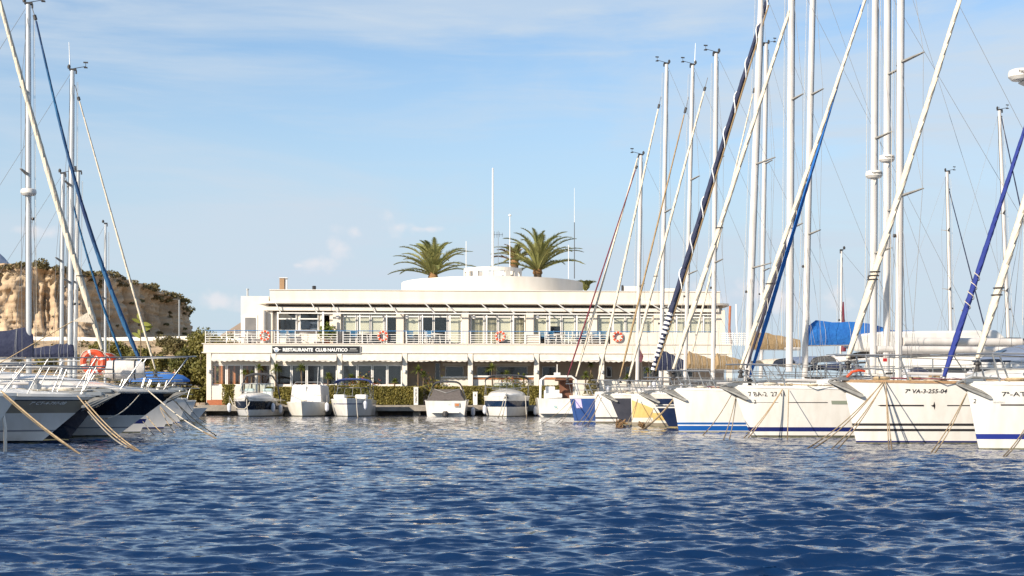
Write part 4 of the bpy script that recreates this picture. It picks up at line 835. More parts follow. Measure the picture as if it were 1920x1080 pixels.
# ------------------------------------------------------------------ boats
class Boat:
    """local frame: x aft from the stem at the waterline, y across, z up"""
    def __init__(s, name, label, cat, group, X, Y, rz, L, B, fb, fs, rake, bands, plan=.55, flare=.45, stern=.78, sheer=.0, keel=.5, flare_pow=1.0):
        s.e = empty(name, (X, Y, 0), rz); tag(s.e, label, cat, group); s.X, s.Y, s.rz = X, Y, rz
        s.L, s.B, s.fb, s.fs, s.rake, s.plan, s.flare, s.stern, s.sh, s.keel, s.fp = L, B, fb, fs, rake, plan, flare, stern, sheer, keel, flare_pow
        s.ax = (math.cos(rz), math.sin(rz)); s.bands = ([(.03, 'waterline_scum')] + bands) if name != 'white_dinghy' else bands; s.hull()
    def zs(s, t): return s.fb + (s.fs - s.fb) * t - s.sh * math.sin(pi * min(t, 1))
    def x(s, t, z):
        x0 = -s.rake * (z / s.fb); x1 = s.L - s.rake + .12 * z; return x0 + (x1 - x0) * t
    def w(s, t, z):
        p = math.sin(pi / 2 * min(t / s.plan, 1)) ** .9 if t < s.plan else 1 - (1 - s.stern) * ((t - s.plan) / (1 - s.plan)) ** 1.8
        q = z / s.zs(t); k = s.flare * (1 - min(t / s.plan, 1)) ** .8 + .10
        g = (1 - k) + k * (max(q, 0) ** s.fp) if q >= 0 else (1 - k) * (1 + q * s.keel * 2.2)
        return max(s.B / 2 * p * g, 0.004)
    def P(s, t, z, side, off=0): return Vector((s.x(t, z), side * (s.w(t, z) + off), z))
    def hull(s):
        ts = [0, .004, .012, .03, .06, .1, .15, .2, .27, .35, .45, .55, .65, .75, .85, .93, 1]
        lv = [(-.35, None)]; prev = -.35
        for zt, mi in s.bands:
            sub = 2 if zt != 'sheer' else 5
            for k in range(sub): lv.append(((prev, zt, (k + 1) / sub), mi))
            if zt != 'sheer': prev = zt
        def zz(l, t):
            if l[1] is None: return l[0]
            a, b, f = l[0]; b = s.zs(t) if b == 'sheer' else b; return a + (b - a) * f
        mb = MB(); mats = s.bandmats = []
        for side in (-1, 1):
            V = [tuple(s.P(t, zz(l, t), side)) for l in lv for t in ts]; n = len(ts); fs = []; 
            for i in range(len(lv) - 1):
                m = lv[i + 1][1]
                if m not in mats: mats.append(m)
                f = [(i * n + j, i * n + j + 1, (i + 1) * n + j + 1, (i + 1) * n + j) for j in range(n - 1)]
                if side > 0: f = [q[::-1] for q in f]
                fs += [(q, mats.index(m)) for q in f]
            b = len(mb.v); mb.v += V; mb.f += [tuple(b + i for i in q) for q, _ in fs]; mb.m += [m for _, m in fs]
        # transom
        V = []
        for l in lv: V += [tuple(s.P(1, zz(l, 1), -1)), tuple(s.P(1, zz(l, 1), 1))]
        mb.add(V, [(2 * i, 2 * i + 1, 2 * i + 3, 2 * i + 2) for i in range(len(lv) - 1)], mats.index(lv[-1][1]))
        s.part('hull', mb, [MATS[m] for m in mats], smooth=True)
    def part(s, nm, mb, m, smooth=False, par=None, **k):
        if isinstance(m, str): m = MATS[m]
        return mb.build(nm, m, par or s.e, smooth, **k)
    def edge(s, t, side, inset=.0, dz=0):
        z = s.zs(t); return Vector((s.x(t, z), side * max(s.w(t, z) - inset, .0), z + dz))
    def deck(s, m='deck_white', rail='gelcoat_white', camber=.06, th=.045):
        ts = [0, .02, .06, .12, .2, .3, .4, .5, .6, .7, .8, .9, 1]; V = []
        for t in ts:
            a, b = s.edge(t, -1, .02, -.03), s.edge(t, 1, .02, -.03); c = (a + b) / 2; c.z += camber * min(1, t * 6) + .03; V += [tuple(a), tuple(c), tuple(b)]
        s.part('deck', MB().add(V, [f for i in range(len(ts) - 1) for f in ((3 * i, 3 * i + 1, 3 * i + 4, 3 * i + 3), (3 * i + 1, 3 * i + 2, 3 * i + 5, 3 * i + 4))]), m, True)
        r = MB()
        for side in (-1, 1):
            pts = [s.edge(t, side, 0.0, .0) for t in ts]; r.loft([[p + Vector((0, side * .012, -.02)), p + Vector((0, side * .012, th)), p + Vector((0, -side * .03, th)), p + Vector((0, -side * .03, -.02))] for p in pts])
        s.part('toe_rail', r, rail)
    def zc(s, t): return s.zs(t) + .05
    def from_px(s, px, py):
        k = (px - 960) / FPX; x = (k * s.Y - s.X) / (s.ax[0] - k * s.ax[1]); return x, CH + (HOR - py) * (s.Y + x * s.ax[1]) / FPX
    def cabin(s, t0, t1, h, wf, m='gelcoat_white', win='tinted_glass', front=.9, back=.25, nwin=3):
        z0 = s.zc(t0) - .02; x0 = s.x(t0, z0); x1 = s.x(t1, s.zc(t1)); rings = []
        st = [0, .12, .3, .6, .85, 1]; hh = [.05, .55, .85, 1, 1, .96]; hw = []
        for q, a in zip(st, hh):
            t = t0 + (t1 - t0) * q; z = s.zs(t) + .03; w = (s.w(t, z)) * wf; xx = s.x(t, z); H = h * a; hw.append((xx, w, z, H))
            rings.append([(xx, -w, z), (xx + .02, -w * .93, z + H * .75), (xx + .03, -w * .78, z + H), (xx + .03, 0, z + H * 1.08 + .02), (xx + .03, w * .78, z + H), (xx + .02, w * .93, z + H * .75), (xx, w, z)])
        c = s.part('cabin', MB().loft(rings), m, True, bevel=0)
        for side in (-1, 1):
            for k in range(nwin):
                qa, qb = .34 + k * .6 / nwin, .34 + (k + .82) * .6 / nwin
                def at(q, f):
                    i = max(j for j in range(5) if st[j] <= q); r = (q - st[i]) / (st[i + 1] - st[i]); A, Bb = hw[i], hw[i + 1]
                    xx, w, z, H = [A[n] + (Bb[n] - A[n]) * r for n in range(4)]; return Vector((xx + .02 * f, side * (w * (1 - .07 * f / .75) + .008), z + H * f))
                V = [at(qa + .01, .22), at(qb, .22), at(qb - .005, .62), at(qa, .60)]
                s.part('window', MB().add(V + [v + Vector((0, side * .01, 0)) for v in V], [(0, 1, 2, 3), (4, 5, 6, 7), (0, 1, 5, 4), (1, 2, 6, 5), (2, 3, 7, 6), (3, 0, 4, 7)]), win, par=c)
        for q in (.4, .7):
            i = 3; t = t0 + (t1 - t0) * q; z = s.zs(t) + h * 1.0 + .05; xx = s.x(t, z); s.part('hatch', MB().box(xx - .25, xx + .25, -.25, .25, z, z + .06), 'tinted_glass', par=c, bevel=.01)
        return c
    def rails(s, t1=.9, n=6, h=.62, pulpit=.11, top=0, fwd=.12, wires=2, tn='stanchion'):
        p = MB()
        bow = s.edge(0.0, 1, 0, 0); pt = pulpit; hh = h + top
        A = [s.edge(pt, sd, .05, .02) for sd in (-1, 1)]; A2 = [s.edge(pt * .45, sd, .04, .02) for sd in (-1, 1)]
        tipx = s.x(0, s.fb) - fwd; tip = Vector((tipx, 0, s.fb + hh))
        T = [a + Vector((-.25, 0, hh)) for a in A]; T2 = [a + Vector((-.18, 0, hh)) for a in A2]
        p.tube([T[0], T2[0], tip + Vector((0, -.16, 0)), tip + Vector((-.04, 0, 0)), tip + Vector((0, .16, 0)), T2[1], T[1]], .021, 6)
        for a, b in zip(A + A2, T + T2): p.tube([a, b], .020, 6)
        p.tube([(A[0] + T[0]) / 2, (A2[0] + T2[0]) / 2, (tip + A2[0]) / 2 + Vector((0, -.05, 0))], .012, 5); p.tube([(A[1] + T[1]) / 2, (A2[1] + T2[1]) / 2, (tip + A2[1]) / 2 + Vector((0, .05, 0))], .012, 5)
        s.part('pulpit', p, steel)
        for sd in (-1, 1):
            top_ = [T[0 if sd < 0 else 1]]
            for k in range(n):
                t = pt + (t1 - pt) * (k + 1) / n; b = s.edge(t, sd, .05, .02); s.part('stanchion', MB().tube([b, b + Vector((0, 0, h))], .018, 5), steel); top_.append(b + Vector((0, 0, h)))
            for w_ in range(wires):
                pts = [q - Vector((0, 0, w_ * h * .45)) for q in top_]; s.part('lifeline', MB().tube(pts, .010, 4), wire)
    def rail_px(s): pass
    def mast(s, xm, ztop, r, rake=.022, spr=(.36, .68), sl=.62, m='mast_white', sweep=.22, antenna=0, vane=True, r_top=.8, z0=None, furl=None):
        z0 = s.zs(.4) + .3 if z0 is None else z0; s.xm, s.zm, s.rk, s.mz0 = xm, ztop, rake, z0
        s.mp = lambda z: Vector((xm + (z - z0) * rake, 0, z)); n = 14; rings = []
        for z, f in ((z0 - .5, 1), (z0, 1), (z0 + (ztop - z0) * .5, 1), (z0 + (ztop - z0) * .8, .96), (ztop, r_top)):
            c = s.mp(z); rings.append([(c.x + r * f * math.cos(2 * pi * k / n), r * .68 * f * math.sin(2 * pi * k / n), z) for k in range(n)])
        mo = s.part('mast', MB().loft(rings), m, True); s.mo = mo
        tr = MB(); a, b = s.mp(z0 + .8), s.mp(ztop - .3); tr.loft([[(c.x + r * .98, -.012, c.z), (c.x + r * 1.10, -.012, c.z), (c.x + r * 1.10, .012, c.z), (c.x + r * .98, .012, c.z)] for c in (a, b)]); s.part('mast_track', tr, 'dark_fitting', par=mo)
        tips = {}
        for q in spr:
            z = z0 + (ztop - z0) * q; c = s.mp(z)
            for sd in (-1, 1):
                tip = c + Vector((sl * sweep * 1.6, sd * sl, .10)); V = [c + Vector((-.02, sd * r * .6, -.02)), c + Vector((.10, sd * r * .6, -.02)), c + Vector((.10, sd * r * .6, .025)), c + Vector((-.02, sd * r * .6, .025))]
                W_ = [tip + Vector((-.02, 0, -.012)), tip + Vector((.045, 0, -.012)), tip + Vector((.045, 0, .012)), tip + Vector((-.02, 0, .012))]
                s.part('spreader', MB().loft([V, W_]), 'spreader_grey' if 'spreader_grey' in MATS else mat('spreader_grey', (.22, .21, .19), (.3, .29, .27), .5, scale=5), par=mo); tips[(q, sd)] = tip
        # standing rigging
        th = MB(); chain = [s.edge(min(.5, (xm + .5) / s.L), sd, .12, .05) for sd in (-1, 1)]; hs = s.mp(ztop - .15)
        for i, sd in enumerate((-1, 1)):
            c = chain[i]; pts = [c + Vector((0, 0, 0))] + [tips[(q, sd)] for q in spr] + [hs]; s.part('shroud', MB().tube(pts, .0065, 4), wire)
            q0 = s.mp(z0 + (ztop - z0) * (spr[0] if spr else .5) - .1); s.part('shroud', MB().tube([c + Vector((-.45, 0, 0)), q0], .0055, 4), wire); s.part('shroud', MB().tube([c + Vector((.35, 0, 0)), q0], .0055, 4), wire)
            if len(spr) > 1: s.part('shroud', MB().tube([tips[(spr[0], sd)], s.mp(z0 + (ztop - z0) * spr[1] - .1)], .005, 4), wire)
        bs = Vector((s.L - s.rake - .1, 0, s.fs + .3)); s.part('backstay', MB().tube([s.mp(ztop), bs], .0065, 4), wire)
        # halyards running beside the mast
        for k in range(2):
            o = Vector((-.10 - .05 * k - r, .03 * (k * 2 - 1), 0)); s.part('halyard', MB().tube([s.mp(z0 + .4) + o, s.mp(ztop - .4) + o * .8], .006, 4), MATS['rope_pale'] if k else wire)
        top = s.mp(ztop)
        hd = MB(); hd.box(top.x - r * 1.5, top.x + r * 1.3, -.05, .05, ztop, ztop + .06).box(top.x - r * 1.7, top.x - r * 1.1, -.02, .02, ztop - .12, ztop); s.part('masthead', hd, 'dark_fitting', par=mo)
        if vane:
            v = MB(); d = -1 if vane is True else vane; v.tube([top + Vector((0, 0, .06)), top + Vector((d * .45, 0, .16))], .012, 4); v.tube([top + Vector((d * .45, 0, .16)), top + Vector((d * .45, 0, .30))], .01, 4); v.cbox(top + Vector((d * .45, 0, .30)), (.16, .02, .05)); v.cbox(top + Vector((d * .45, 0, .12)), (.12, .12, .03)); s.part('wind_vane', v, 'dark_fitting', par=mo)
        if antenna: s.part('antenna', MB().tube([top + Vector((.08, 0, 0)), top + Vector((.12, 0, antenna))], [.022, .01], 5), inkw, par=mo)
        s.part('mast_light', MB().lathe([(.05, 0), (.06, .08), (.03, .14)], top + Vector((.12, 0, .06)), 8), 'dark_fitting', par=mo)
        zz = z0 + (ztop - z0) * (spr[0] * .75 if spr else .4); c = s.mp(zz); s.part('deck_light', MB().lathe([(.02, 0), (.05, .03), (.04, .09)], c + Vector((-r - .045, 0, 0)), 8), 'dark_fitting', par=mo)
        return mo
    def radar(s, z, dx=-.42, txt=False, side=-1, m='radome_white', sc=.76):
        if m not in MATS: mat(m, (.72, .69, .64), (.66, .63, .58), .35, scale=5)
        c = s.mp(z) + Vector((dx, 0, 0)); o = s.part('radar_dome', MB().lathe([(a_ * sc, b_ * sc) for a_, b_ in [(.05, -.17), (.24, -.14), (.315, -.06), (.32, .02), (.30, .10), (.24, .13), (.02, .14)]], c, 24), m, True, par=s.mo)
        s.part('radar_bracket', MB().loft([[(c.x + .0, -.12, z - .17), (c.x + .0, .12, z - .17), (c.x, .12, z - .2), (c.x, -.12, z - .2)], [(c.x - dx - .02, -.06, z - .24), (c.x - dx - .02, .06, z - .24), (c.x - dx - .02, .06, z - .36), (c.x - dx - .02, -.06, z - .36)]]), 'mast_white', par=s.mo)
        if txt:
            V, F = text_verts(txt, 1, bold=.02); A = np.array(V); mn, mx_ = A.min(0), A.max(0); w_ = .46 * sc; h_ = .11 * sc; sx_ = side * -1
            va = math.atan2(-(s.Y), -s.X) - s.rz                                            # face the channel
            fc = -pi / 2 * (1 if side < 0 else -1)
            P = []
            for v in V:
                uu = ((v[0] - mn[0]) / (mx_[0] - mn[0]) - .5) * w_ * (1 if side < 0 else -1); a = fc + uu / (.325 * sc); P.append((c.x + (.320 * sc + .006) * math.cos(a), (.320 * sc + .006) * math.sin(a), z - .04 * sc + (v[1] - mn[1]) / (mx_[1] - mn[1]) * h_))
            s.part('lettering', MB().add(P, F), ink, par=s.mo)
    def boom(s, xe, z, r=.085, cover=None, h=.35, m='mast_white', xc=None, tilt=0.0, drop=.1, name='boom', prof=None):
        prof = prof or (lambda t: 1 - .62 * t ** 1.1)
        cs = .25 if cover is snavy else .04
        x0 = s.mp(z).x + .12; b = s.part(name, MB().tube([(x0, 0, z), (xe, 0, z + tilt)], r, 10), m, True)
        if cover:
            xc = xc or xe; n = 16; rings = []; rg = random.Random(int(z * 100))
            for i in range(n + 1):
                t = i / n; x = x0 - cs + (xc - x0 + cs) * t; hh = h * prof(t) * (1 if i else .72) + .035 * math.sin(t * 23) * (1 - t) ; w = (.20 - .10 * t) * (1 + .1 * math.sin(i * 2.1)); zz = z + tilt * t
                rings.append([(x, -w * .6, zz - r * .6), (x, -w, zz + hh * .25), (x, -w * .8, zz + hh * .65), (x, 0, zz + hh + r), (x, w * .8, zz + hh * .65), (x, w, zz + hh * .25), (x, w * .6, zz - r * .6)])
            c = s.part('sail_cover', MB().loft(rings), cover, True, par=b)
            for k in range(5):
                t = .12 + k * .19; x = x0 - cs + (xc - x0 + cs) * t; hh = h * prof(t); w = .22 - .10 * t; zz = z + tilt * t
                s.part('sail_tie', MB().tube([(x, -w * .62, zz - r * 1.1), (x, -w * 1.06, zz + hh * .25), (x, -w * .84, zz + hh * .68), (x, 0, zz + hh + r + .02), (x, w * .84, zz + hh * .68), (x, w * 1.06, zz + hh * .25), (x, w * .62, zz - r * 1.1)], .006, 4), inkg, par=b)
        return b
    def furl(s, a, b, r, m, spiral=None, stay=True, gap=.0, tiez=None, stripes=None, sag=.0, m2=None, y=0.0, taper=.55, name='furled_sail'):
        """rolled head sail on the stay between two points given by photo columns of the boat's centre plane"""
        A = Vector((a[0], y, a[1])); Bv = Vector((b[0], y, b[1])); n = 34; pts = []; rs = []
        perp = Vector((0, 0, 1)).cross(Vector((0, 1, 0)))
        for i in range(n + 1):
            t = i / n; p = A.lerp(Bv, t); sg = sag * math.sin(pi * t); p = p + Vector((sg * .3, 0, -sg)); pts.append(p)
            rs.append(r * (.55 + .45 * min(1, t * 9)) * (1 - (1 - taper) * t ** 1.3) * (1 + .05 * math.sin(i * 2.7) + .04 * math.sin(i * 1.3)))
        o = s.part(name, MB().tube(pts, rs, 10, flat=.80, twist=.55), m, True)
        if m2:   # second colour: the spreader side edge of the sail
            pts2 = [p + Vector((r * .75, -.03, -.03)) for p in pts[:n // 1]]; s.part('sail_edge', MB().tube(pts2, [x * .42 for x in rs], 7), m2, True, par=o)
        if spiral:
            mb = MB(); turns = spiral[0]; hp = []; d = (Bv - A).normalized(); u = d.cross(Vector((0, 1, 0))).normalized(); v = Vector((0, 1, 0)); N_ = int(turns * 14)
            for i in range(N_ + 1):
                t = spiral[2] + (spiral[3] - spiral[2]) * i / N_; ang = 2 * pi * turns * i / N_; k = min(n - 1, int(t * n)); f = t * n - k; c = pts[k].lerp(pts[k + 1], f); rr = rs[k] * 1.06 + .006
                hp.append(c + u * math.cos(ang) * rr + v * math.sin(ang) * rr * .85)
            s.part('sail_tie', mb.tube(hp, spiral[4], 4), spiral[1], par=o)
        if stripes:
            for k in range(stripes[2]):
                t = stripes[0] + (stripes[1] - stripes[0]) * k / stripes[2]; dt = (stripes[1] - stripes[0]) / stripes[2] * .48
                c0 = A.lerp(Bv, t) ; c1 = A.lerp(Bv, t + dt); kk = int(t * n); s.part('sail_band', MB().tube([c0 + Vector((0, 0, -sag * math.sin(pi * t))), c1 + Vector((0, 0, -sag * math.sin(pi * (t + dt))))], rs[kk] * 1.08 + .004, 10), inkw, True, par=o)
        d = (Bv - A).normalized()
        if gap is not None:
            s.part('furling_drum', MB().lathe([(.03, -.28), (.085, -.27), (.085, -.235), (.045, -.22), (.045, -.15), (.085, -.13), (.08, -.09), (.03, -.06)], A, 12), 'dark_fitting', par=o)
            s.part('stay', MB().tube([A - d * .0, Vector((max(s.x(0, s.fb) + .12, A.x - .3), y, s.fb + .03))], .012, 5), wire, par=o)
        if gap: s.part('swivel', MB().tube([Bv + d * gap * .1, Bv + d * gap * .4], .055, 8), 'dark_fitting', par=o)
        e_ = s.mp(min(s.zm - .1, Bv.z + 1.6 + (gap or 0))) if hasattr(s, 'mp') else None
        if gap and e_ is not None:
            end = Bv + d * max(gap, .6); s.part('stay', MB().tube([Bv, end], .014, 5), wire, par=o)
        if tiez:
            for q in tiez:
                c = A.lerp(Bv, q); rr = rs[int(q * n)] + .012; s.part('sail_tie', MB().torus((c.x, c.y, c.z), rr, .012, 14, 5, 'z'), dark, par=o)
        return o
    def anchor(s, m='anchor_grey', dx=0, sc=1.0, roller=True):
        x = s.x(0, s.fb) - .04 + dx; z = s.fb + .05; mb = MB()
        mb.tube([(x + .65 * sc, 0, z + .06), (x + .1, 0, z + .08), (x - .22 * sc, 0, z - .04)], [.022, .03, .035], 6)
        for sd in (-1, 1):
            mb.add([(x - .24 * sc, 0, z - .05), (x + .30 * sc, sd * .20 * sc, z - .30 * sc), (x + .38 * sc, sd * .03, z - .42 * sc), (x - .02, 0, z - .20 * sc)], [(0, 1, 2, 3)])
            mb.add([(x - .24 * sc, sd * .01, z - .05), (x + .30 * sc, sd * .22 * sc, z - .26 * sc), (x + .10, sd * .02, z - .06)], [(0, 1, 2)])
            mb.loft([[(x - .24 * sc, sd * .0, z - .02), (x - .2 * sc, sd * .02, z - .07), (x - .26 * sc, sd * .02, z - .07)], [(x + .34 * sc, sd * .2 * sc, z - .27 * sc), (x + .36 * sc, sd * .22 * sc, z - .33 * sc), (x + .3 * sc, sd * .2 * sc, z - .33 * sc)]])
        s.part('anchor', mb, m)
        if roller: s.part('bow_roller', MB().box(x - .1, x + .3, -.09, -.07, z - .03, z + .05).box(x - .1, x + .3, .07, .09, z - .03, z + .05).lathe([(.05, -.06), (.05, .06)], (x - .08, 0, z), 10, 'y'), steel)
    def text(s, txt, px0, px1, py, hpx, m=None, side=-1, shear=0, bold=.01, nm='lettering', slope=0):
        """hull lettering from photo column px0 to px1, centred on row py, laid on the hull surface"""
        V, F = text_verts(txt, 1, shear=shear, bold=bold); A = np.array(V); mn, mx_ = A.min(0), A.max(0)
        def solve(px):
            t = .2
            for _ in range(40):
                z = .8 * s.fb; p = s.P(t, z, side); wx = s.X + p.x * s.ax[0] - p.y * s.ax[1]; wy = s.Y + p.x * s.ax[1] + p.y * s.ax[0]; e_ = 960 + FPX * wx / wy - px
                t -= e_ / (FPX / wy * s.L * s.ax[0]) * .8; t = min(max(t, .001), .95)
            return t, wy
        ta, Ya = solve(px0); tb, Yb = solve(px1); zc_ = CH + (HOR - py) * (Ya + Yb) / 2 / FPX; hz_ = hpx * Ya / FPX; P_ = []
        for v in V:
            f = (v[0] - mn[0]) / (mx_[0] - mn[0]); t = ta + (tb - ta) * f; z = zc_ + ((v[1] - mn[1]) / (mx_[1] - mn[1]) - .5) * hz_ + slope * f; q = s.P(t, z, side, .006); P_.append(tuple(q))
        s.part(nm, MB().add(P_, F), m or ink)
        return ta, tb, zc_
    def stripe(s, t0, t1, z0, z1, m, side=-1, nm='stripe', pinch=False, n=14):
        V = []
        for k in range(n + 1):
            t = t0 + (t1 - t0) * k / n; a, b = (z0, z1); 
            if pinch and k == 0: a = b = (z0 + z1) / 2
            V += [tuple(s.P(t, a, side, .005)), tuple(s.P(t, b, side, .005))]
        s.part(nm, MB().add(V, [(2 * k, 2 * k + 2, 2 * k + 3, 2 * k + 1) for k in range(n)]), m)
    def W(s, v): return Vector((s.X + v[0] * s.ax[0] - v[1] * s.ax[1], s.Y + v[0] * s.ax[1] + v[1] * s.ax[0], v[2]))
    def sprayhood(s, x0, z0, w=1.15, l=1.1, h=.62, m='canvas_navy'):
        rings = []
        for k in range(6):
            t = k / 5; hh = h * (.12 + .88 * math.sin(t * pi / 2)); rings.append([(x0 + l * t, w * (1 if k else .9) * math.cos(a), z0 + hh * math.sin(a) ** .7) for a in [pi * j / 12 for j in range(13)]])
        o = s.part('sprayhood', MB().loft(rings, closed=False), m, True); r = rings[-1]
        s.part('hood_frame', MB().tube(r, .015, 5), steel, par=o); s.part('hood_frame', MB().tube(rings[3], .014, 5), steel, par=o)
        V = [Vector(rings[1][5]) + Vector((-.01, 0, .02)), Vector(rings[1][7]) + Vector((-.01, 0, .02)), Vector(rings[2][7]) + Vector((-.01, 0, .02)), Vector(rings[2][5]) + Vector((-.01, 0, .02))]; s.part('hood_window', MB().add(V, [(0, 1, 2, 3)]), 'tinted_glass', par=o)
    def stern_gear(s):
        x = s.L - s.rake - .1; z = s.fs + .05; w = s.w(1, s.fs) - .06; mb = MB()
        for sd in (-1, 1): mb.tube([(x - 1.4, sd * w, z + .62), (x, sd * w * .98, z + .62), (x + .05, sd * .35, z + .62)], .015, 5); mb.tube([(x, sd * w * .98, z), (x, sd * w * .98, z + .62)], .015, 5); mb.tube([(x - 1.2, sd * w, z), (x - 1.2, sd * w, z + .62)], .015, 5)
        s.part('pushpit', mb, steel)
        s.part('cockpit_coaming', MB().box(x - 3.4, x - .5, -w * .75, -w * .62, z, z + .26).box(x - 3.4, x - .5, w * .62, w * .75, z, z + .26), 'deck_white', bevel=.04)
        s.part('steering_wheel', MB().torus((x - 1.2, 0, z + .55), .42, .015, 24, 5, 'x').tube([(x - 1.2, 0, z), (x - 1.2, 0, z + .6)], .05, 6), steel)
# ------- mooring ropes: separate things, from a bow point down into the water
def moor(p0, p1, lab, m=None, r=.017, sag=.05, grp='mooring ropes', knot=True):
    p0 = Vector(p0); p1 = Vector(p1); e = empty('mooring_rope', tuple(p0)); tag(e, lab, 'rope', grp); n = 18; L_ = (p1 - p0).length; rg = random.Random(lab); sg = (sag + .018 * L_) * rg.uniform(.7, 1.4)
    pts = [(p0.lerp(p1, k / n) - Vector((0, 0, sg * math.sin(pi * k / n)))) - p0 for k in range(n + 1)]; wet = n - 5
    MB().tube(pts[:wet + 1], [r * rg.uniform(.9, 1.12) for _ in range(wet + 1)], 6).build('rope', m or rope, e, True)
    MB().tube(pts[wet:], [r * rg.uniform(.95, 1.5) for _ in range(n + 1 - wet)], 6).build('wet_rope', MATS.get('rope_wet') or mat('rope_wet', (.13, .085, .045), (.22, .16, .09), .6, scale=12), e, True); return e
def wpt(px, py): Yw = FPX * CH / (py - HOR); return Vector(((px - 960) * Yw / FPX, Yw, -.12))
def wpt_at(px, py, Y): return Vector(px2w(px, py, Y))

def bimini(b, x0, x1, w, z, h, m, legs=True, drop=.2):
    rings = []; 
    for k in range(6):
        t = k / 5; x = x0 + (x1 - x0) * t; dz = -.10 * (2 * t - 1) ** 2; rings.append([(x, w * math.cos(a_), z + dz + h * math.sin(a_) ** .5 - drop * (abs(math.cos(a_)) ** 6)) for a_ in [pi * j / 14 for j in range(15)]])
    o = b.part('bimini', MB().loft(rings + [[(p[0], p[1], p[2] - .03) for p in r] for r in rings[::-1]], closed=False), m, True)
    if legs:
        for sd in (-1, 1):
            for xa, xb in ((x0, (x0 + x1) / 2 + .2), (x1, (x0 + x1) / 2 + .4)): b.part('bimini_pole', MB().tube([(xa, sd * w * .98, z - drop), (xb, sd * b.B * .46, b.fs + .05)], .018, 6), steel)
def clutter(b, seed, canopy=None, raft=True, arch=True):
    """everyday gear on deck: lockers, winches, coils, spare cans, a stern arch"""
    r = random.Random(seed); dk = lambda t, y=0: Vector((b.x(t, b.fs), y, b.zs(t) + .06)); w = b.B / 2
    for k in range(3):
        p = dk(.08 + .05 * k, r.uniform(-.25, .25)); b.part('rope_coil', MB().torus((p.x, p.y, p.z + .04), r.uniform(.12, .2), .04, 14, 5, 'z'), r.choice([rope, ropew, ropew]), True)
    for sd in (-1, 1):
        for t in (.62, .72): p = dk(t, sd * w * .62); b.part('winch', MB().lathe([(.09, .2), (.06, .24), (.06, .36), (.08, .4)], (p.x, p.y, p.z), 10), steel)
    if raft: p = dk(.22); b.part('vent_box', MB().box(p.x - .2, p.x + .2, -.22, .22, p.z, p.z + .2), 'white_plastic', bevel=.04)
    for k in range(3):
        t = r.uniform(.3, .85); sd = r.choice([-1, 1]); p = dk(t, sd * (w - .28)); h = r.uniform(.25, .42); b.part('fuel_can', MB().box(p.x - .12, p.x + .16, p.y - .09, p.y + .09, p.z, p.z + h), r.choice([sblue, redp, white, schar, stan]), bevel=.03)
    for k in range(2):
        t = r.uniform(.2, .6); sd = r.choice([-1, 1]); p = dk(t, sd * (w - .12)); b.part('deck_fender', MB().lathe([(.03, .0), (.1, .06), (.1, .42), (.03, .48)], (p.x, p.y, p.z + .05), 10), r.choice([fendm, snavy, fendm]), True)
    p = dk(.45); b.part('spinnaker_pole', MB().tube([(b.x(.15, b.fs), w * .5, b.zs(.15) + .25), (b.x(.5, b.fs), w * .62, b.zs(.5) + .28)], .04, 8), alum)
    if canopy:
        x1 = b.L - b.rake - .5; bimini(b, x1 - 2.1, x1, w * .8, b.fs + 1.75, .16, MATS[canopy], drop=.1)
    if arch:
        x1 = b.L - b.rake - .15; b.part('stern_arch', MB().tube([(x1, -w * .8, b.fs), (x1 + .1, -w * .78, b.fs + 1.7), (x1 + .1, -w * .5, b.fs + 1.95), (x1 + .1, w * .5, b.fs + 1.95), (x1 + .1, w * .78, b.fs + 1.7), (x1, w * .8, b.fs)], .028, 6), steel)
        b.part('solar_panel', MB().box(x1 - .25, x1 + .3, -.55, .55, b.fs + 1.98, b.fs + 2.01), glassd)
    for q in (.3, .55):                                            # sheets and control lines along the deck
        b.part('sheet', MB().tube([dk(.1, .2) + Vector((0, 0, .05)), dk(q * .5, -w * .6) + Vector((0, 0, .02)), dk(q, -w * .7) + Vector((0, 0, .06)), dk(.75, -w * .55) + Vector((0, 0, .25))], .014, 4), r.choice([rope, ropew, sred]))
CL = 0
# ------------------------------------------------------------------ right hand row (bows point left into the channel)
A1 = R(11)
GR = 'sailing yachts moored along the right pier'; GL = 'boats moored along the left pier'; GQ = 'small motorboats moored at the quay'
def yacht(label, px, Y, **k):
    a = dict(L=11.8, B=3.5, fb=1.35, fs=1.05, rake=.7, bands=[(.08, 'antifouling'), (.16, 'gelcoat_white'), ('sheer', 'gelcoat_white')]); a.update(k); rz = a.pop('rz', A1); nm = a.pop('name', 'sailing_yacht'); cat = a.pop('cat', 'sailboat'); g = a.pop('group', GR)
    return Boat(nm, label, cat, g, (px - 960) * Y / FPX, Y, rz, **a)
def fill(b, m='deck_white', rail='gelcoat_white', cab=True, h=.42, hood='canvas_navy', n=6, rh=.62, win='tinted_glass', **k):
    b.deck(m, rail)
    if cab: b.cabin(.24, .66, h, .58, win=win)
    b.rails(n=n, h=rh, **k); b.stern_gear()
    if hood: b.sprayhood(b.x(.62, b.fs), b.zs(.62) + .3, 1.05, 1.1, .6, hood)
    global CL; CL += 1; clutter(b, CL, [None, 'canvas_grey', 'sailcloth_white', 'canvas_slate', 'sailcloth_cream', None, 'canvas_navy'][CL % 7], arch=CL % 3 != 0)
def furlp(b, p0, p1, r, m, **k): return b.furl(b.from_px(*p0), b.from_px(*p1), r, m, **k)
def mast_px(b, pxb, pyb, pxt, pyt, wpx, **k):
    x0, z0 = b.from_px(pxb, pyb); x1, z1 = b.from_px(pxt, pyt); s_ = FPX / (b.Y + x0 * b.ax[1]); return b.mast(x0, z1, wpx / s_ / 2, rake=(x1 - x0) / (z1 - z0), z0=z0, **k)
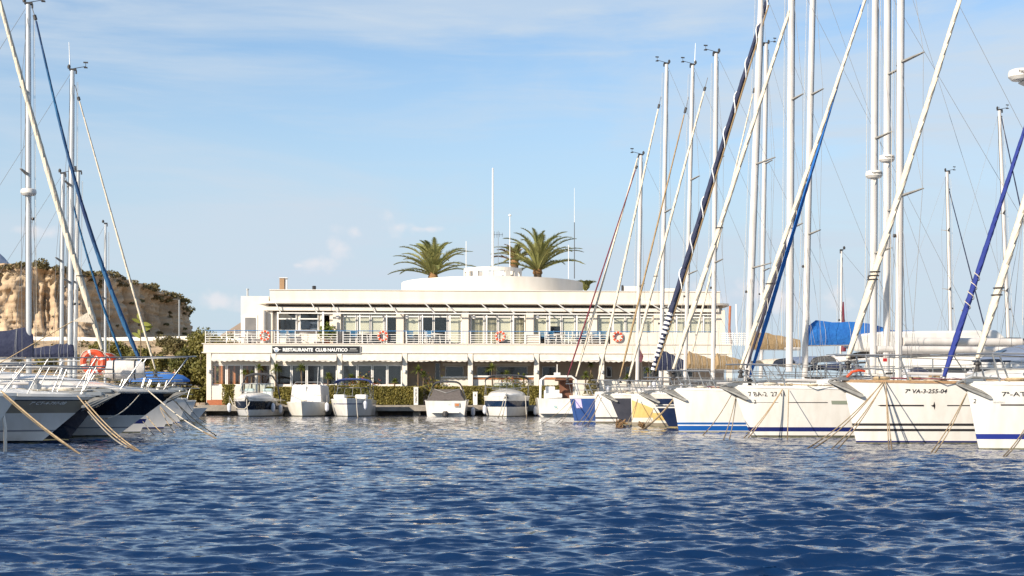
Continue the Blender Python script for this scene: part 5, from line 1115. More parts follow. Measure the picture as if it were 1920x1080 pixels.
# R0 nearest, raised deckhouse, registration 7a-AT-3-
r0 = yacht('nearest white yacht at the right edge with one blue waterline band and lettering AT-3', 1835, 30.2, L=12.5, B=3.9, fb=1.40, fs=1.2, rake=.30, bands=[(.10, 'gelcoat_white'), (.22, 'gelcoat_white'), (.33, 'stripe_navy2'), ('sheer', 'gelcoat_white')] if mat('stripe_navy2', (.02, .035, .22), None, .3) else None)
fill(r0, cab=False, hood=None, n=7)
# deckhouse
def deckhouse(b, t0, t1, h, wf):
    st = [(0, 0), (.07, .18), (.2, .45), (.42, .86), (.6, 1), (1, 1.0)]; rings = []
    for q, a in st:
        t = t0 + (t1 - t0) * q; z = b.zs(t) + .03; w = b.w(t, z) * wf; x = b.x(t, z); H = h * a + .04; rings.append([(x, -w, z), (x + .03, -w * .94, z + H * .55), (x + .05, -w * .74, z + H * .93), (x + .06, 0, z + H * 1.05), (x + .05, w * .74, z + H * .93), (x + .03, w * .94, z + H * .55), (x, w, z)])
    c = b.part('deckhouse', MB().loft(rings), 'gelcoat_white', True)
    for sd in (-1, 1):
        V = []
        for q, lo, hi in ((.22, .2, .26), (.36, .30, .62), (.5, .34, .80), (.7, .36, .82), (.95, .36, .80)):
            t = t0 + (t1 - t0) * q; z = b.zs(t) + .03; w = b.w(t, z) * wf; x = b.x(t, z); i = max(j for j in range(5) if st[j][0] <= q); a = st[i][1] + (st[i + 1][1] - st[i][1]) * (q - st[i][0]) / (st[i + 1][0] - st[i][0]); H = h * a + .04
            yf = lambda f: w * (1 - .06 * f / .55) if f < .55 else w * (.94 - .20 * (f - .55) / .38)
            V += [Vector((x + .03, sd * (yf(lo) + .012), z + H * lo)), Vector((x + .04, sd * (yf(hi) + .012), z + H * hi))]
        b.part('saloon_window', MB().add(V, [(2 * k, 2 * k + 2, 2 * k + 3, 2 * k + 1) for k in range(4)]), 'tinted_glass', par=c)
    return c
deckhouse(r0, .17, .62, 1.05, .66)
r0.mast(*[4.7, 15.5, .11], rake=.02); furlp(r0, (1833, 672), (2030, 20), .105, scream, tiez=(.18, .2))
r0.text("7ª-AT-3-45-09", 1879, 1990, 739, 8.5); r0.stripe(.045, .085, .93, .96, 'stripe_black'); r0.stripe(.11, .30, .93, .96, 'stripe_black')
V, F = text_verts('BENETEAU', 1); 
r0.text('BENETEAU', 1861, 1882, 754.5, 3.2, inkg); r0.text('૨' if False else '2', 1822, 1829, 752, 8, ink, shear=.3)
r0.anchor(dx=.1, sc=1.15)
# R1
r1 = yacht('white yacht with twin black waterline bands and lettering VA-3-255', 1606, 34.2, L=12.8, B=3.6, fb=1.50, fs=1.25, rake=.36, bands=[(.07, 'stripe_navy'), (.30, 'gelcoat_white'), (.36, 'stripe_black'), (.43, 'gelcoat_white'), (.49, 'stripe_black'), ('sheer', 'gelcoat_white')])
fill(r1, rail='teak', n=7, h=.5, hood=None)
r1.mast(r1.from_px(1936, 600)[0], 16.0, .105, rake=.01, z0=r1.from_px(1936, 640)[1], spr=(.34, .64)); r1.radar(r1.from_px(1936, 141)[1], dx=-.38, txt='Raymarine', sc=.95)
furlp(r1, (1590, 672), (1812, -40), .115, scream, tiez=(.205, .215, .225)); furlp(r1, (1770, 706), (1926, 228), .095, 'x' if False else sroyal, spiral=(4, ropew, .25, .40, .012))
r1.text('7ª VA-3-255-04', 1697, 1776, 733.5, 8, shear=.25, bold=.02); r1.stripe(.05, .13, .90, .935, 'stripe_black', pinch=True); r1.stripe(.17, .95, .905, .93, 'stripe_black')
st_ = []
for k in range(8): a = k * pi / 4; rr_ = .10 if k % 2 == 0 else .03; q = r1.P(.148, .915 + rr_ * math.sin(a), -1, .008); st_.append((q.x + rr_ * math.cos(a), q.y, q.z))
r1.part('compass_star', MB().add(st_, [tuple(range(8))]), 'stripe_black')
r1.anchor(sc=1.3, dx=.0); r1.part('name_plate', MB().box(.25, .33, -.95, -.9, 1.95, 2.03), redp)
r1.sprayhood(r1.from_px(1850, 680)[0], 2.0, .8, 1.1, .42, slate); r1.boom(r1.mp(2).x + 4.6, 3.0, .09, snavy, .3)
r1.part('bow_cowl', MB().box(-.30, .0, -.04, .04, 1.56, 1.60).box(-.02, .02, -.02, .02, 1.5, 1.9), 'steel' if False else steel)
orc = MB().tube([(-.30, -.12, 1.60), (-.18, -.14, 1.72), (.0, -.15, 1.76), (.15, -.14, 1.74)], .03, 8); r1.part('anchor_cover', orc, orange, True)
# R2
r2 = yacht('white yacht with navy waterline band and lettering BA-2 27-11', 1409, 39.9, L=12.2, B=3.5, fb=1.42, fs=1.15, rake=.58, bands=[(.06, 'stripe_black'), (.17, 'gelcoat_white'), (.29, 'stripe_navy'), ('sheer', 'gelcoat_white')])
fill(r2, n=7, hood=None); mast_px(r2, 1637, 668, 1641, -60, 13, spr=(.265, .56), sl=.62); r2.radar(r2.from_px(1641, 327)[1], dx=.0, txt='Raymarine')
furlp(r2, (1389, 690), (1628, -18), .095, scream, tiez=(.22,)); furlp(r2, (1412, 706), (1622, 5), .075, sblue, gap=.0, y=.25)
r2.text('7 BA-2  27-11', 1405, 1473, 739, 8.5); r2.text('2', 1409, 1415, 753, 7, ink, shear=.3); r2.stripe(.03, .085, .975, .985, 'stripe_black'); r2.stripe(.105, .19, .97, .99, 'stripe_black'); r2.stripe(.245, .34, .965, .985, 'stripe_black')
r2.stripe(.198, .235, .93, 1.03, mat('portlight', (.25, .28, .22), None, .2)); r2.anchor(sc=1.25)
r2.boom(r2.from_px(1935, 660)[0], r2.from_px(1700, 655)[1], .10, None); 
# hidden hull between r1 and r2, mast x 1687
h0 = yacht('white yacht whose hull hides behind the VA-3 yacht, mast rightmost of three close masts', 1650, 37.1, L=8.6, B=2.3, fb=1.1, fs=1.0, rake=.4)
fill(h0, n=4, hood=None, cab=True, h=.3, rh=.5); mast_px(h0, 1685, 680, 1690, -200, 13.5, spr=(.355, .64), sl=.75, vane=False); h0.boom(h0.from_px(1915, 638)[0], h0.from_px(1740, 641)[1], .115, None)
# R3
r3 = yacht('white yacht with bright blue waterline band', 1273, 46.4, L=12.0, B=3.5, fb=1.40, fs=1.15, rake=.25, bands=[(.05, 'gelcoat_white'), (.21, 'stripe_blue'), (.25, 'gelcoat_white'), (.32, 'stripe_blue'), ('sheer', 'gelcoat_white')])
fill(r3, n=6, rh=.6); mast_px(r3, 1480, 668, 1484, -60, 13.5, spr=(.33, .66), sl=.55)
furlp(r3, (1263, 692), (1492, -16), .115, scream, tiez=(.37,)); r3.anchor('anchor_grey', sc=1.3)
h1 = yacht('slim white yacht behind the BA-2 yacht, mast in the middle of three close masts', 1440, 43.3, L=9.5, B=2.4, fb=1.1, fs=1.0, rake=.4)
fill(h1, n=4, hood='canvas_grey', h=.3, rh=.5); mast_px(h1, 1662, 690, 1664, -150, 13, spr=(.35, .655), sl=.6, vane=False); h1.radar(h1.from_px(1663, 297)[1], dx=.0, txt='Raymarine')
h1.boom(h1.from_px(1900, 655)[0], h1.from_px(1740, 660)[1], .08, None)
# blue covered boom
h2 = yacht('yacht with the big bright blue sail cover on its boom', 1330, 50.2, L=10.5, B=2.5, fb=1.15, fs=1.05, rake=.4)
fill(h2, n=5, hood=None, rh=.55); mast_px(h2, 1509, 690, 1525, -80, 11.5, spr=(.325, .665), sl=.6)
h2.boom(h2.from_px(1760, 636)[0], h2.from_px(1600, 645)[1], .10, sblue, .72, tilt=.10, prof=lambda t: 1 - .30 * t if t < .48 else max(.46, .856 - 2.6 * (t - .48)) if t < .8 else .46 - 1.2 * (t - .8))
furlp(h2, (1400, 690), (1600, 60), .075, mat('canvas_ink', (.02, .018, .035), (.03, .027, .045), .85, scale=7), spiral=(7, ropew, .12, .75, .013))
# R4 navy hull
r4 = yacht('dark navy yacht with two thin white waterline lines', 1256, 53.2, L=11.2, B=3.4, fb=1.28, fs=1.1, rake=.85, bands=[(.05, 'gelcoat_yellow'), (.75, 'gelcoat_navy'), (.80, 'gelcoat_white'), (.85, 'gelcoat_navy'), (.89, 'gelcoat_white'), (1.1, 'gelcoat_navy'), ('sheer', 'gelcoat_white')])
fill(r4, n=6, rh=.6, h=.4, hood=None); mast_px(r4, 1402, 690, 1428, -30, 13, m='mast_white', spr=(.26, .53), sl=1.05)
furlp(r4, (1224, 694), (1442, -12), .135, snavy, gap=.0, spiral=(9, inkw, .16, 1.0, .022), stripes=(.0, .155, 13), m2=stan)
r4.boom(r4.from_px(1500, 640)[0], r4.from_px(1440, 652)[1], .10, stan, .55); r4.anchor(sc=1.2)
# R5 cream hull with a yellow wedge
r5 = yacht('cream yacht with a sunlit yellow wedge coloured on its plumb bow', 1185, 57.0, L=10.8, B=3.3, fb=1.22, fs=1.05, rake=.04, bands=[(.16, 'gelcoat_taupe'), (.34, 'gelcoat_cream'), ('sheer', 'gelcoat_cream')])
fill(r5, n=6, rh=.6, h=.38, hood='canvas_charcoal'); mast_px(r5, 1337, 690, 1343, 100, 8.5, spr=(.335, .66), sl=.5)
furlp(r5, (1180, 706), (1320, 172), .085, scream, gap=.5, tiez=(.35,)); r5.boom(r5.from_px(1400, 680)[0], r5.from_px(1380, 690)[1], .09, stan, .5)
V = []
for k in range(11): t = .002 + .15 * k / 10; V += [tuple(r5.P(t, .345, -1, .006)), tuple(r5.P(t, .345 + (1.05 - .345) * (1 - k / 10), -1, .006))]
r5.part('sun_wedge', MB().add(V, [(2 * k, 2 * k + 2, 2 * k + 3, 2 * k + 1) for k in range(10)]), 'gelcoat_yellow')  # wedge puts the sun and shadow split of the bow into colour
r5b = yacht('small cream yacht with yellow lower side, its bow between the cream and navy bows', 1225, 55.1, L=6.5, B=1.4, fb=.82, fs=.8, rake=.02, bands=[(.16, 'gelcoat_taupe'), (.26, 'gelcoat_cream'), (.55, 'gelcoat_yellow'), ('sheer', 'gelcoat_cream')]); r5b.deck(); r5b.part('cabin', MB().box(1.6, 3.6, -.4, .4, .82, 1.1), 'gelcoat_white', bevel=.08)
# R6 dark grey
r6 = yacht('dark grey yacht with white rail and raked bow', 1164, 60.6, L=10.5, B=3.3, fb=1.28, fs=1.05, rake=.55, bands=[(.12, 'gelcoat_taupe'), (1.12, 'gelcoat_grey'), ('sheer', 'gelcoat_white')])
fill(r6, n=6, rh=.6, h=.35, hood=None); mast_px(r6, 1285, 690, 1299, 122, 7.2, spr=(.31, .62), sl=.6, m='mast_white', antenna=.95)
furlp(r6, (1163, 706), (1283, 215), .06, stan, gap=.8); r6.boom(r6.from_px(1340, 690)[0], r6.from_px(1310, 689)[1], .085, stan, .62); r6.anchor(sc=1.1)
# R7 white plumb
r7 = yacht('white yacht with a plumb bow and dark double waterline', 1117, 64.2, L=10.2, B=3.2, fb=1.35, fs=1.05, rake=.05, bands=[(.08, 'canvas_grey'), (.20, 'gelcoat_white'), (.28, 'stripe_black'), ('sheer', 'gelcoat_white')])
fill(r7, n=5, rh=.6, h=.35, hood=None); mast_px(r7, 1239, 700, 1250, 120, 7.6, spr=(.21, .52), sl=.5); furlp(r7, (1121, 716), (1234, 205), .085, scream, gap=.6)
r7.boom(r7.from_px(1282, 670)[0], r7.from_px(1262, 692)[1], .085, snavy, .85)
# R8 blue
r8 = yacht('blue yacht with white deck edge and pale lilac square mark on its bow', 1077, 67.8, L=9.6, B=3.1, fb=1.22, fs=1.0, rake=.25, bands=[(.05, 'gelcoat_white'), (1.12, 'gelcoat_blue'), ('sheer', 'gelcoat_white')])
fill(r8, n=5, rh=.6, h=.35, hood=None); mast_px(r8, 1195, 700, 1202, 291, 7, spr=(.4,), sl=.4); furlp(r8, (1064, 706), (1192, 318), .052, sred, gap=.5); furlp(r8, (1082, 706), (1199, 290), .075, scream, gap=None, y=.2)
r8.part('bow_number', MB().add([tuple(r8.P(t, z, -1, .006)) for t, z in ((.022, .66), (.05, .66), (.05, 1.10), (.022, 1.10))], [(0, 1, 2, 3)]), mat('decal_lilac', (.62, .56, .80), (.5, .42, .72), .5, scale=8)); r8.text('124', 1079, 1089, 764, 4.0, ink); r8.text('C', 1079, 1087, 755, 5, bluep)
# one more beyond, mast x 1430
h4 = yacht('white yacht at the far end of the right row, half hidden behind the others', 1282, 71.4, L=10.0, B=3.1, fb=1.2, fs=1.0, rake=.4)
fill(h4, n=4, rh=.6, hood=None); mast_px(h4, 1427, 690, 1437, 82, 8.2, spr=(.30, .63), sl=.55, vane=1); furlp(h4, (1291, 690), (1412, 176), .075, scream, gap=.7)
# boats on the far side of the right pier (bows to the right)
for px, Y, top, pb, pt, w_, lab in ((1780, 84, 322, 1784, 1776, 7, 'yacht beyond the right pier with a short far mast'), (1890, 75, 207, 1893, 1874, 7.6, 'yacht beyond the right pier with a left leaning mast')):
    b = Boat('sailing_yacht', lab, 'sailboat', 'yachts beyond the right pier', (px - 960) * Y / FPX + 4.4, Y, pi + A1, 10.5, 3.2, 1.3, 1.1, .6, [(.1, 'antifouling'), ('sheer', 'gelcoat_white')])
    b.deck(); b.cabin(.24, .66, .4, .58); b.rails(n=5); mast_px(b, pb, 690, pt, top, w_, spr=(.40, .7) if Y > 80 else (.3, .6), sl=.5); b.boom(b.mp(2).x + 3.9, 3.0, .09, scream, .4)
    tx, tz_ = b.mp(b.zm - (1.1 if Y > 80 else .4)).x, b.zm - (1.1 if Y > 80 else .4); b.furl((tx - 3.4, 1.6), (tx - .1, tz_), .055, snavy, gap=.3)
ex = yacht('white sloop beyond the blue sail cover with wine dark mast cover', 1450, 62.4, L=9.5, B=2.4, fb=1.2, fs=1.0, rake=.4); ex.deck(); ex.cabin(.24, .66, .5, .6); mast_px(ex, 1638 - 62, 690, 1638 - 60, 470, 4, spr=(), vane=False)
ex.boom(ex.from_px(1700, 640)[0], ex.from_px(1640, 650)[1], .1, slate, .5); ex.part('mast_cover', MB().tube([ex.mp(3.2) + Vector((.12, 0, 0)), ex.mp(5.4) + Vector((.1, 0, 0))], [.14, .03], 8), sred, True)
# two boats showing as low grey and cream superstructures between the masts
def motoryacht(lab, px, Y, L, B, fb, rz, **k):
    b = Boat('motor_yacht', lab, 'motor yacht', k.pop('group', GR), (px - 960) * Y / FPX, Y, rz, L, B, fb, fb * .8, k.pop('rake', 1.0), k.pop('bands', [(.1, 'antifouling'), ('sheer', 'gelcoat_white')]), plan=.5, flare=.75, stern=.92, sheer=.05); return b
my = motoryacht('white motor yacht with long dark windows beyond the right pier', 2110, 52, 13, 4.1, 1.8, pi + A1, group='yachts beyond the right pier'); my.deck(); my.cabin(.22, .8, 1.0, .72, nwin=4); my.rails(h=.7)
my.part('flybridge', MB().loft([[(5, -1.3, 2.8), (10, -1.4, 2.8), (10, 1.4, 2.8), (5, 1.3, 2.8)], [(5.8, -1.2, 3.5), (10.2, -1.35, 3.4), (10.2, 1.35, 3.4), (5.8, 1.2, 3.5)]]), 'gelcoat_white', bevel=.08)
# small items around the right bows
fl = empty('wine_flag', (px2w(1196, 664, 70))); tag(fl, 'small wine red pennant behind the mast left of the striped sail', 'flag'); MB().add([(0, 0, .45), (.28, .05, -.1), (.2, .0, -.4), (0, 0, -.35)], [(0, 1, 2, 3)]).build('cloth', sred, fl); MB().tube([(0, 0, -2.2), (0, 0, .5)], .015, 5).build('staff', steel, fl)
# ropes of the right row
ropes = [(1640, 716, 1590 - 78, 843 - 23, 34.0, 'near pale rope', r1), ]
def ropepair(b, px, py, tx, ty, lab, n=2, m=None, y=0, r=.012, dx=6):
    x, z = b.from_px(px, py); p0 = b.W(Vector((x, -abs(b.w(max(.01, (x + b.rake) / b.L), z)) - .03 if y is None else y, z)))
    for k in range(n):
        q = wpt(tx + k * dx, ty); moor(p0 + Vector((0, 0, -.02 * k)), q, lab + (', upper of its pair' if k and n > 1 else (', lower of its pair' if n > 1 else '')), m, r=r)
ropepair(r1, 1640, 717, 1505, 843, 'tan rope from the VA-3 yacht running left under the BA-2 bow', 2, y=None, dx=-12); ropepair(r1, 1643, 717, 1560, 843, 'tan rope from the VA-3 yacht running down to the left', 2, y=None, dx=-14)
ropepair(r1, 1645, 716, 1668, 846, 'tan rope hanging almost straight down the VA-3 yacht side', 2, y=None)
ropepair(r0, 1812, 738, 1736, 850, 'tan rope from the bow of the AT-3 yacht to the water', 2, y=0, dx=8); ropepair(r0, 1920, 752, 1866, 858, 'tan rope at the right edge of the AT-3 yacht', 2, y=None, dx=4)
ropepair(r2, 1452, 730, 1385, 822, 'tan rope across the front of the BA-2 yacht', 2, y=None, dx=10); ropepair(r2, 1462, 731, 1476, 826, 'faint rope dropping from the BA-2 yacht', 1, y=None)
ropepair(r2, 1405, 736, 1352, 828, 'tan rope from the BA-2 stem down to the left', 2, y=1.0, dx=12); ropepair(r2, 1374, 736, 1310, 816, 'tan rope against the blue banded yacht', 1, y=0); ropepair(r4, 1268, 730, 1196, 806, 'thick tan rope crossing the navy and cream bows', 1, y=-.6, r=.03)
ropepair(r6, 1128, 745, 1098, 800, 'pale rope from the dark grey bow', 2, y=0, dx=-8); ropepair(r7, 1122, 738, 1076, 797, 'pale rope from the white plumb bow', 2, y=0, dx=9); ropepair(r8, 1078, 747, 1043, 795, 'pale rope from the blue bow', 2, y=0, dx=-8); ropepair(r8, 1074, 747, 1010, 793, 'long low rope from the blue bow to the left', 1, y=0); ropepair(r5, 1192, 748, 1168, 802, 'rope pair from the yellow flashed bow', 2, y=-.3, dx=8); ropepair(r5b, 1226, 764, 1205, 804, 'rope from the small cream bow', 2, y=0, dx=-8)
for p, y_, s_, lab in ((1165, 802, 1, 'weedy rope knot floating under the dark grey bow'), (1205, 804, .8, 'weedy rope knot floating under the cream bow')):
    w0 = wpt(p, y_); e = empty('rope_knot', (w0.x, w0.y, 0)); tag(e, lab, 'rope'); mb = MB(); rg = random.Random(p); pts = [(rg.uniform(-.22, .22) * s_, rg.uniform(-.12, .12), rg.uniform(.0, .34) * s_) for _ in range(26)]; mb.tube(pts, .03, 5).build('coil', mat('weedy_rope', (.16, .09, .04), (.25, .16, .08), .95, scale=9) if 'weedy_rope' not in MATS else MATS['weedy_rope'], e, True)
# ------------------------------------------------------------------ left hand row (bows point right)
A2 = pi + R(11)
def left(label, px, Y, **k): k['rz'] = A2; k['group'] = GL; return yacht(label, px, Y, **k)
def curverail(b, t1, n, h, fwd, hf, r=.013):
    """inclined bow rail of a motor yacht: leaning stanchions under one long top tube"""
    for sd in (-1, 1):
        P0 = [b.edge(.03 + (t1 - .03) * k / n, sd, .08, .03) for k in range(n + 1)]; T = [p + Vector((-fwd * (1 - k / n) - .25, 0, h + (hf - h) * (1 - k / n))) for k, p in enumerate(P0)]
        tip = Vector((T[0].x - .15, sd * .12, T[0].z + .01)); b.part('bow_rail', MB().tube([tip] + T + [P0[-1] + Vector((.5, 0, .1))], r, 6), steel); b.part('middle_rail', MB().tube([(a + c) / 2 for a, c in zip(P0, T)], r * .6, 5), steel)
        for a, c in zip(P0[:-1], T[:-1]): b.part('stanchion', MB().tube([a, c], r * .85, 5), steel)
    b.part('bow_rail', MB().tube([(T[0].x - .15, -.12, T[0].z + .01), (T[0].x - .2, 0, T[0].z + .01), (T[0].x - .15, .12, T[0].z + .01)], r, 6), steel)
# nearest bow, only its nose in the frame
a0 = Boat('motor_yacht', 'pale bow nose cut by the left edge with steel ladder tubes', 'motor yacht', GL, (-40 - 960) * 28.5 / FPX, 28.5, A2, 10, 3.2, 1.15, 1.0, .75, [(.1, 'antifouling'), ('sheer', 'gelcoat_white')], plan=.5, flare=.6, stern=.92); a0.deck(); a0.cabin(.3, .8, .5, .6); curverail(a0, .5, 3, .6, .2, .6)
a0.part('anchor_tube', MB().tube([(-.30, -.06, 1.25), (-.42, -.06, .95), (-.50, -.06, .5), (-.50, -.06, -.2)], .035, 7).tube([(-.22, .08, 1.2), (-.30, .08, .9), (-.36, .08, .5), (-.38, .08, -.2)], .03, 7), steel, True)
# A white motor yacht with taupe upper band
a = Boat('motor_yacht', 'white motor yacht at far left with taupe upper band, lettering CT-4', 'motor yacht', GL, (72 - 960) * 34.0 / FPX, 34.0, A2, 11.5, 3.7, 1.14, 1.25, 1.32, [(.08, 'gelcoat_black'), (.30, 'gelcoat_white'), (.335, 'stripe_grey'), (.74, 'gelcoat_white'), (1.03, 'gelcoat_taupe'), (1.055, 'stripe_black'), ('sheer', 'gelcoat_white')] if mat('stripe_grey', (.2, .2, .22), None, .4) else None, plan=.5, flare=.85, stern=.93, flare_pow=.8)
a.deck(camber=.18); 
def trunk(b, t0, t1, h, wf, back=1.0, m='gelcoat_white'):
    rings = []
    for q, hh in ((0, .02), (.1, .3), (.3, .6), (.6, .88), (1, back)):
        t = t0 + (t1 - t0) * q; z = b.zs(t) + .03; w = b.w(t, z) * wf; x = b.x(t, z); H = h * hh; rings.append([(x, w * math.cos(c_), z + H * math.sin(c_) ** .75 if c_ not in (0, pi) else z) for c_ in [pi - pi * k / 14 for k in range(15)]])
    for r in rings:
        for k in (0, 14): r[k] = (r[k][0], r[k][1], r[7][2] * 0 + b.zs(.3) - .1)
    o = b.part('foredeck_trunk', MB().loft(rings), m, True); return o
def windscreen(b, t0, t1, z0, h, wf):
    V = []; n = 16
    for k in range(n + 1):
        c_ = pi * k / n; w = b.w(t0, b.fb) * wf; x = b.x(t0, b.fb); y = w * math.cos(c_); dx = 1.5 * (1 - math.sin(c_) ** .8); V += [(x + dx, y, z0), (x + dx + h * 1.2, y * .88, z0 + h)]
    b.part('windscreen', MB().add(V, [(2 * k, 2 * k + 2, 2 * k + 3, 2 * k + 1) for k in range(n)]), 'tinted_glass', True)
    b.part('windscreen_frame', MB().tube([V[2 * k + 1] for k in range(n + 1)], .03, 6), 'gelcoat_white', True)
trunk(a, .12, .62, .42, .62); windscreen(a, .48, .8, 1.75, .6, .68); curverail(a, .62, 6, .62, .1, .68, .017)
a.part('superstructure', MB().loft([[(6.2, -1.35, 1.3), (9.6, -1.45, 1.3), (9.6, 1.45, 1.3), (6.2, 1.35, 1.3)], [(7.2, -1.2, 2.3), (9.8, -1.3, 2.3), (9.8, 1.3, 2.3), (7.2, 1.2, 2.3)]]), 'gelcoat_white', bevel=.1)
a.text('7ª CT-4-797-08', 52, 118, 756, 5.5, inkw, side=1)
# text on this side reads towards the bow
a.part('fender', MB().lathe([(.05, -.45), (.12, -.38), (.13, 0), (.12, .38), (.05, .45)], a.P(.34, .6, 1, .16), 12), redp, True)
a.part('windlass', MB().lathe([(.12, 0), (.12, .12), (.06, .16), (.09, .26)], (.05, 0, 1.3), 10), steel); a.anchor(sc=1.0)
# A2 black sailing hull with cream rolled sail
b2 = left('black hulled sailing yacht wedged between the two motor yachts', 128, 37.3, L=11.5, B=3.2, fb=1.24, fs=1.1, rake=.95, bands=[(.04, 'gelcoat_black'), (1.16, 'gelcoat_black'), ('sheer', 'gelcoat_white')], flare=.6)
fill(b2, n=6, hood='canvas_navy'); b2.mast(4.0, 14.8, .1, rake=.02); furlp(b2, (192, 655), (-12, -40), .115, scream, sag=.1, gap=None, tiez=(.2,))
tri = b2.from_px(165, 602); b2.part('sail_corner', MB().add([(tri[0], .12, tri[1] + .22), (tri[0] + .38, .13, tri[1] - .02), (tri[0] - .15, .12, tri[1] - .05)], [(0, 1, 2)]), scream); b2.part('sheet', MB().tube([(tri[0] + .38, .13, tri[1] - .02), (tri[0] + 2.6, .6, 1.7)], .012, 4), rope); b2.anchor(sc=1.3)
# B black and white motor yacht
b = Boat('motor_yacht', 'motor yacht with glossy black upper hull and white lower hull', 'motor yacht', GL, (216 - 960) * 40.2 / FPX, 40.2, A2, 13.0, 4.1, 1.30, 1.35, 1.72, [(.06, 'gelcoat_black'), (.26, 'gelcoat_white'), (.29, 'stripe_grey'), (.62, 'gelcoat_white'), (1.24, 'gelcoat_black'), ('sheer', 'gelcoat_white')], plan=.5, flare=.85, stern=.93, flare_pow=.8)
b.deck(camber=.2); trunk(b, .10, .60, .62, .66); windscreen(b, .44, .8, 2.0, .6, .7); curverail(b, .55, 6, .72, .45, .95, .02)
b.part('superstructure', MB().loft([[(6.6, -1.5, 1.4), (10.6, -1.6, 1.4), (10.6, 1.6, 1.4), (6.6, 1.5, 1.4)], [(7.9, -1.3, 2.5), (10.9, -1.4, 2.5), (10.9, 1.4, 2.5), (7.9, 1.3, 2.5)]]), 'gelcoat_white', bevel=.1)
b.text('7ª AT-2-49-06', 180, 218, 719, 4.5, ink, side=1)
b.anchor(sc=1.0); b.part('cleat', MB().lathe([(.03, 0), (.03, .08)], (.2, .35, 1.38), 8).tube([(.08, .35, 1.47), (.32, .35, 1.47)], .018, 6), steel)
# things kept on its foredeck
def onboat(bt, nm, px, py, y, lab, cat, grp=None, rz=None):
    x, z = bt.from_px(px, py); p = bt.W(Vector((x, y, z))); e = empty(nm, tuple(p), bt.rz if rz is None else rz); tag(e, lab, cat, grp); return e
x_, z_ = b.from_px(180, 680); p = b.W(Vector((x_, .75, z_))); lifering('life_ring', tuple(p), R(8), 'larger near orange life ring hung on the left bow rail', 'life rings on the left boats', Rr=.27, r=.085, plain=True)
x_, z_ = b.from_px(186, 683); p = b.W(Vector((x_, -.35, z_))); lifering('life_ring', tuple(p), R(8), 'second orange ring seen through the larger one on the bow rail', 'life rings on the left boats', Rr=.22, r=.08, plain=True)
x_, z_ = b.from_px(196, 681); p = b.W(Vector((x_, -.9, z_ + .02))); lifering('life_ring', tuple(p), R(30), 'third orange ring peeping out on the right of the other two', 'life rings on the left boats', Rr=.22, r=.08, plain=True)
lr = onboat(b, 'liferaft', 233, 693, -.2, 'white rolled canvas bundle strapped on the left foredeck', 'liferaft'); mb = MB(); mb.lathe([(.05, -.55), (.21, -.54), (.255, -.4), (.27, 0), (.26, .4), (.21, .54), (.05, .55)], (0, 0, 0), 18, 'x'); mb.build('roll', swhite, lr, True)
for k in (-.28, .30): MB().torus((k, 0, 0), .272, .016, 20, 5, 'x').build('strap', dark, lr)
# C sailing yacht with the radar mast
c = left('sailing yacht carrying the tall left mast with a round radar dome', 262, 45.2, L=11.2, B=3.3, fb=1.15, fs=1.0, rake=.55, bands=[(.05, 'gelcoat_navy'), (.30, 'gelcoat_white'), (.45, 'stripe_navy'), (.6, 'gelcoat_white'), ('sheer', 'gelcoat_white')])
fill(c, n=6, hood='canvas_navy'); mast_px(c, 54, 672, 53, 8, 10.5, m='mast_silver', spr=(.52, .75), sl=.45, vane=-1); c.radar(c.from_px(52, 360)[1], dx=-.0, txt=None)
furlp(c, (268, 690), (68, 40), .105, mat('canvas_navy_teal', (.012, .03, .10), (.02, .12, .26), .85, scale=.6, stretch=(1, 3, .4), bump=.01, bscale=14), gap=.5, sag=.55, taper=.35)
c.boom(c.mp(2).x + 3.9, c.from_px(20, 666)[1], .09, snavy, .78); 
# D
d = left('white sailing yacht with the second tall left mast and cream rolled sail', 306, 51.0, L=10.5, B=3.1, fb=1.15, fs=1.0, rake=.5, bands=[(.08, 'stripe_navy'), ('sheer', 'gelcoat_white')])
fill(d, n=5, hood=None); mast_px(d, 131, 700, 136, 132, 9.5, m='mast_silver', spr=(.30, .62), sl=.5, antenna=1.0, vane=-1); furlp(d, (291, 692), (149, 190), .06, scream, gap=.4); d.boom(d.from_px(50, 660)[0], d.from_px(90, 668)[1], .08, snavy, .42)
# E, F
e1 = left('white sailing yacht with the shorter mast and teal rolled sail', 322, 57.5, L=10, B=3.1, fb=1.1, fs=1.0, rake=.4, bands=[(.08, 'antifouling'), ('sheer', 'gelcoat_white')])
fill(e1, n=5, hood='canvas_grey'); mast_px(e1, 115, 690, 118, 326, 7.5, m='mast_silver', spr=(.55,), sl=.5, vane=-1); furlp(e1, (229, 672), (129, 352), .07, steal, gap=.2, sag=.2)
f1 = left('white sailing yacht whose mast stands just behind the second tall mast', 335, 63.5, L=10, B=3.1, fb=1.1, fs=1.0, rake=.4, bands=[(.08, 'stripe_blue'), ('sheer', 'gelcoat_white')])
fill(f1, n=5, hood=None); mast_px(f1, 140, 700, 147, 322, 8, m='mast_silver', spr=(.45,), sl=.45, vane=False)
g1 = left('last sailing yacht of the left row with a thin short mast', 352, 70.5, L=9, B=2.9, fb=1.0, fs=.9, rake=.4, bands=[(.08, 'antifouling'), ('sheer', 'gelcoat_white')])
fill(g1, n=4, hood=None); mast_px(g1, 197, 700, 198, 420, 4.6, m='mast_silver', spr=(.5,), sl=.35, vane=False)
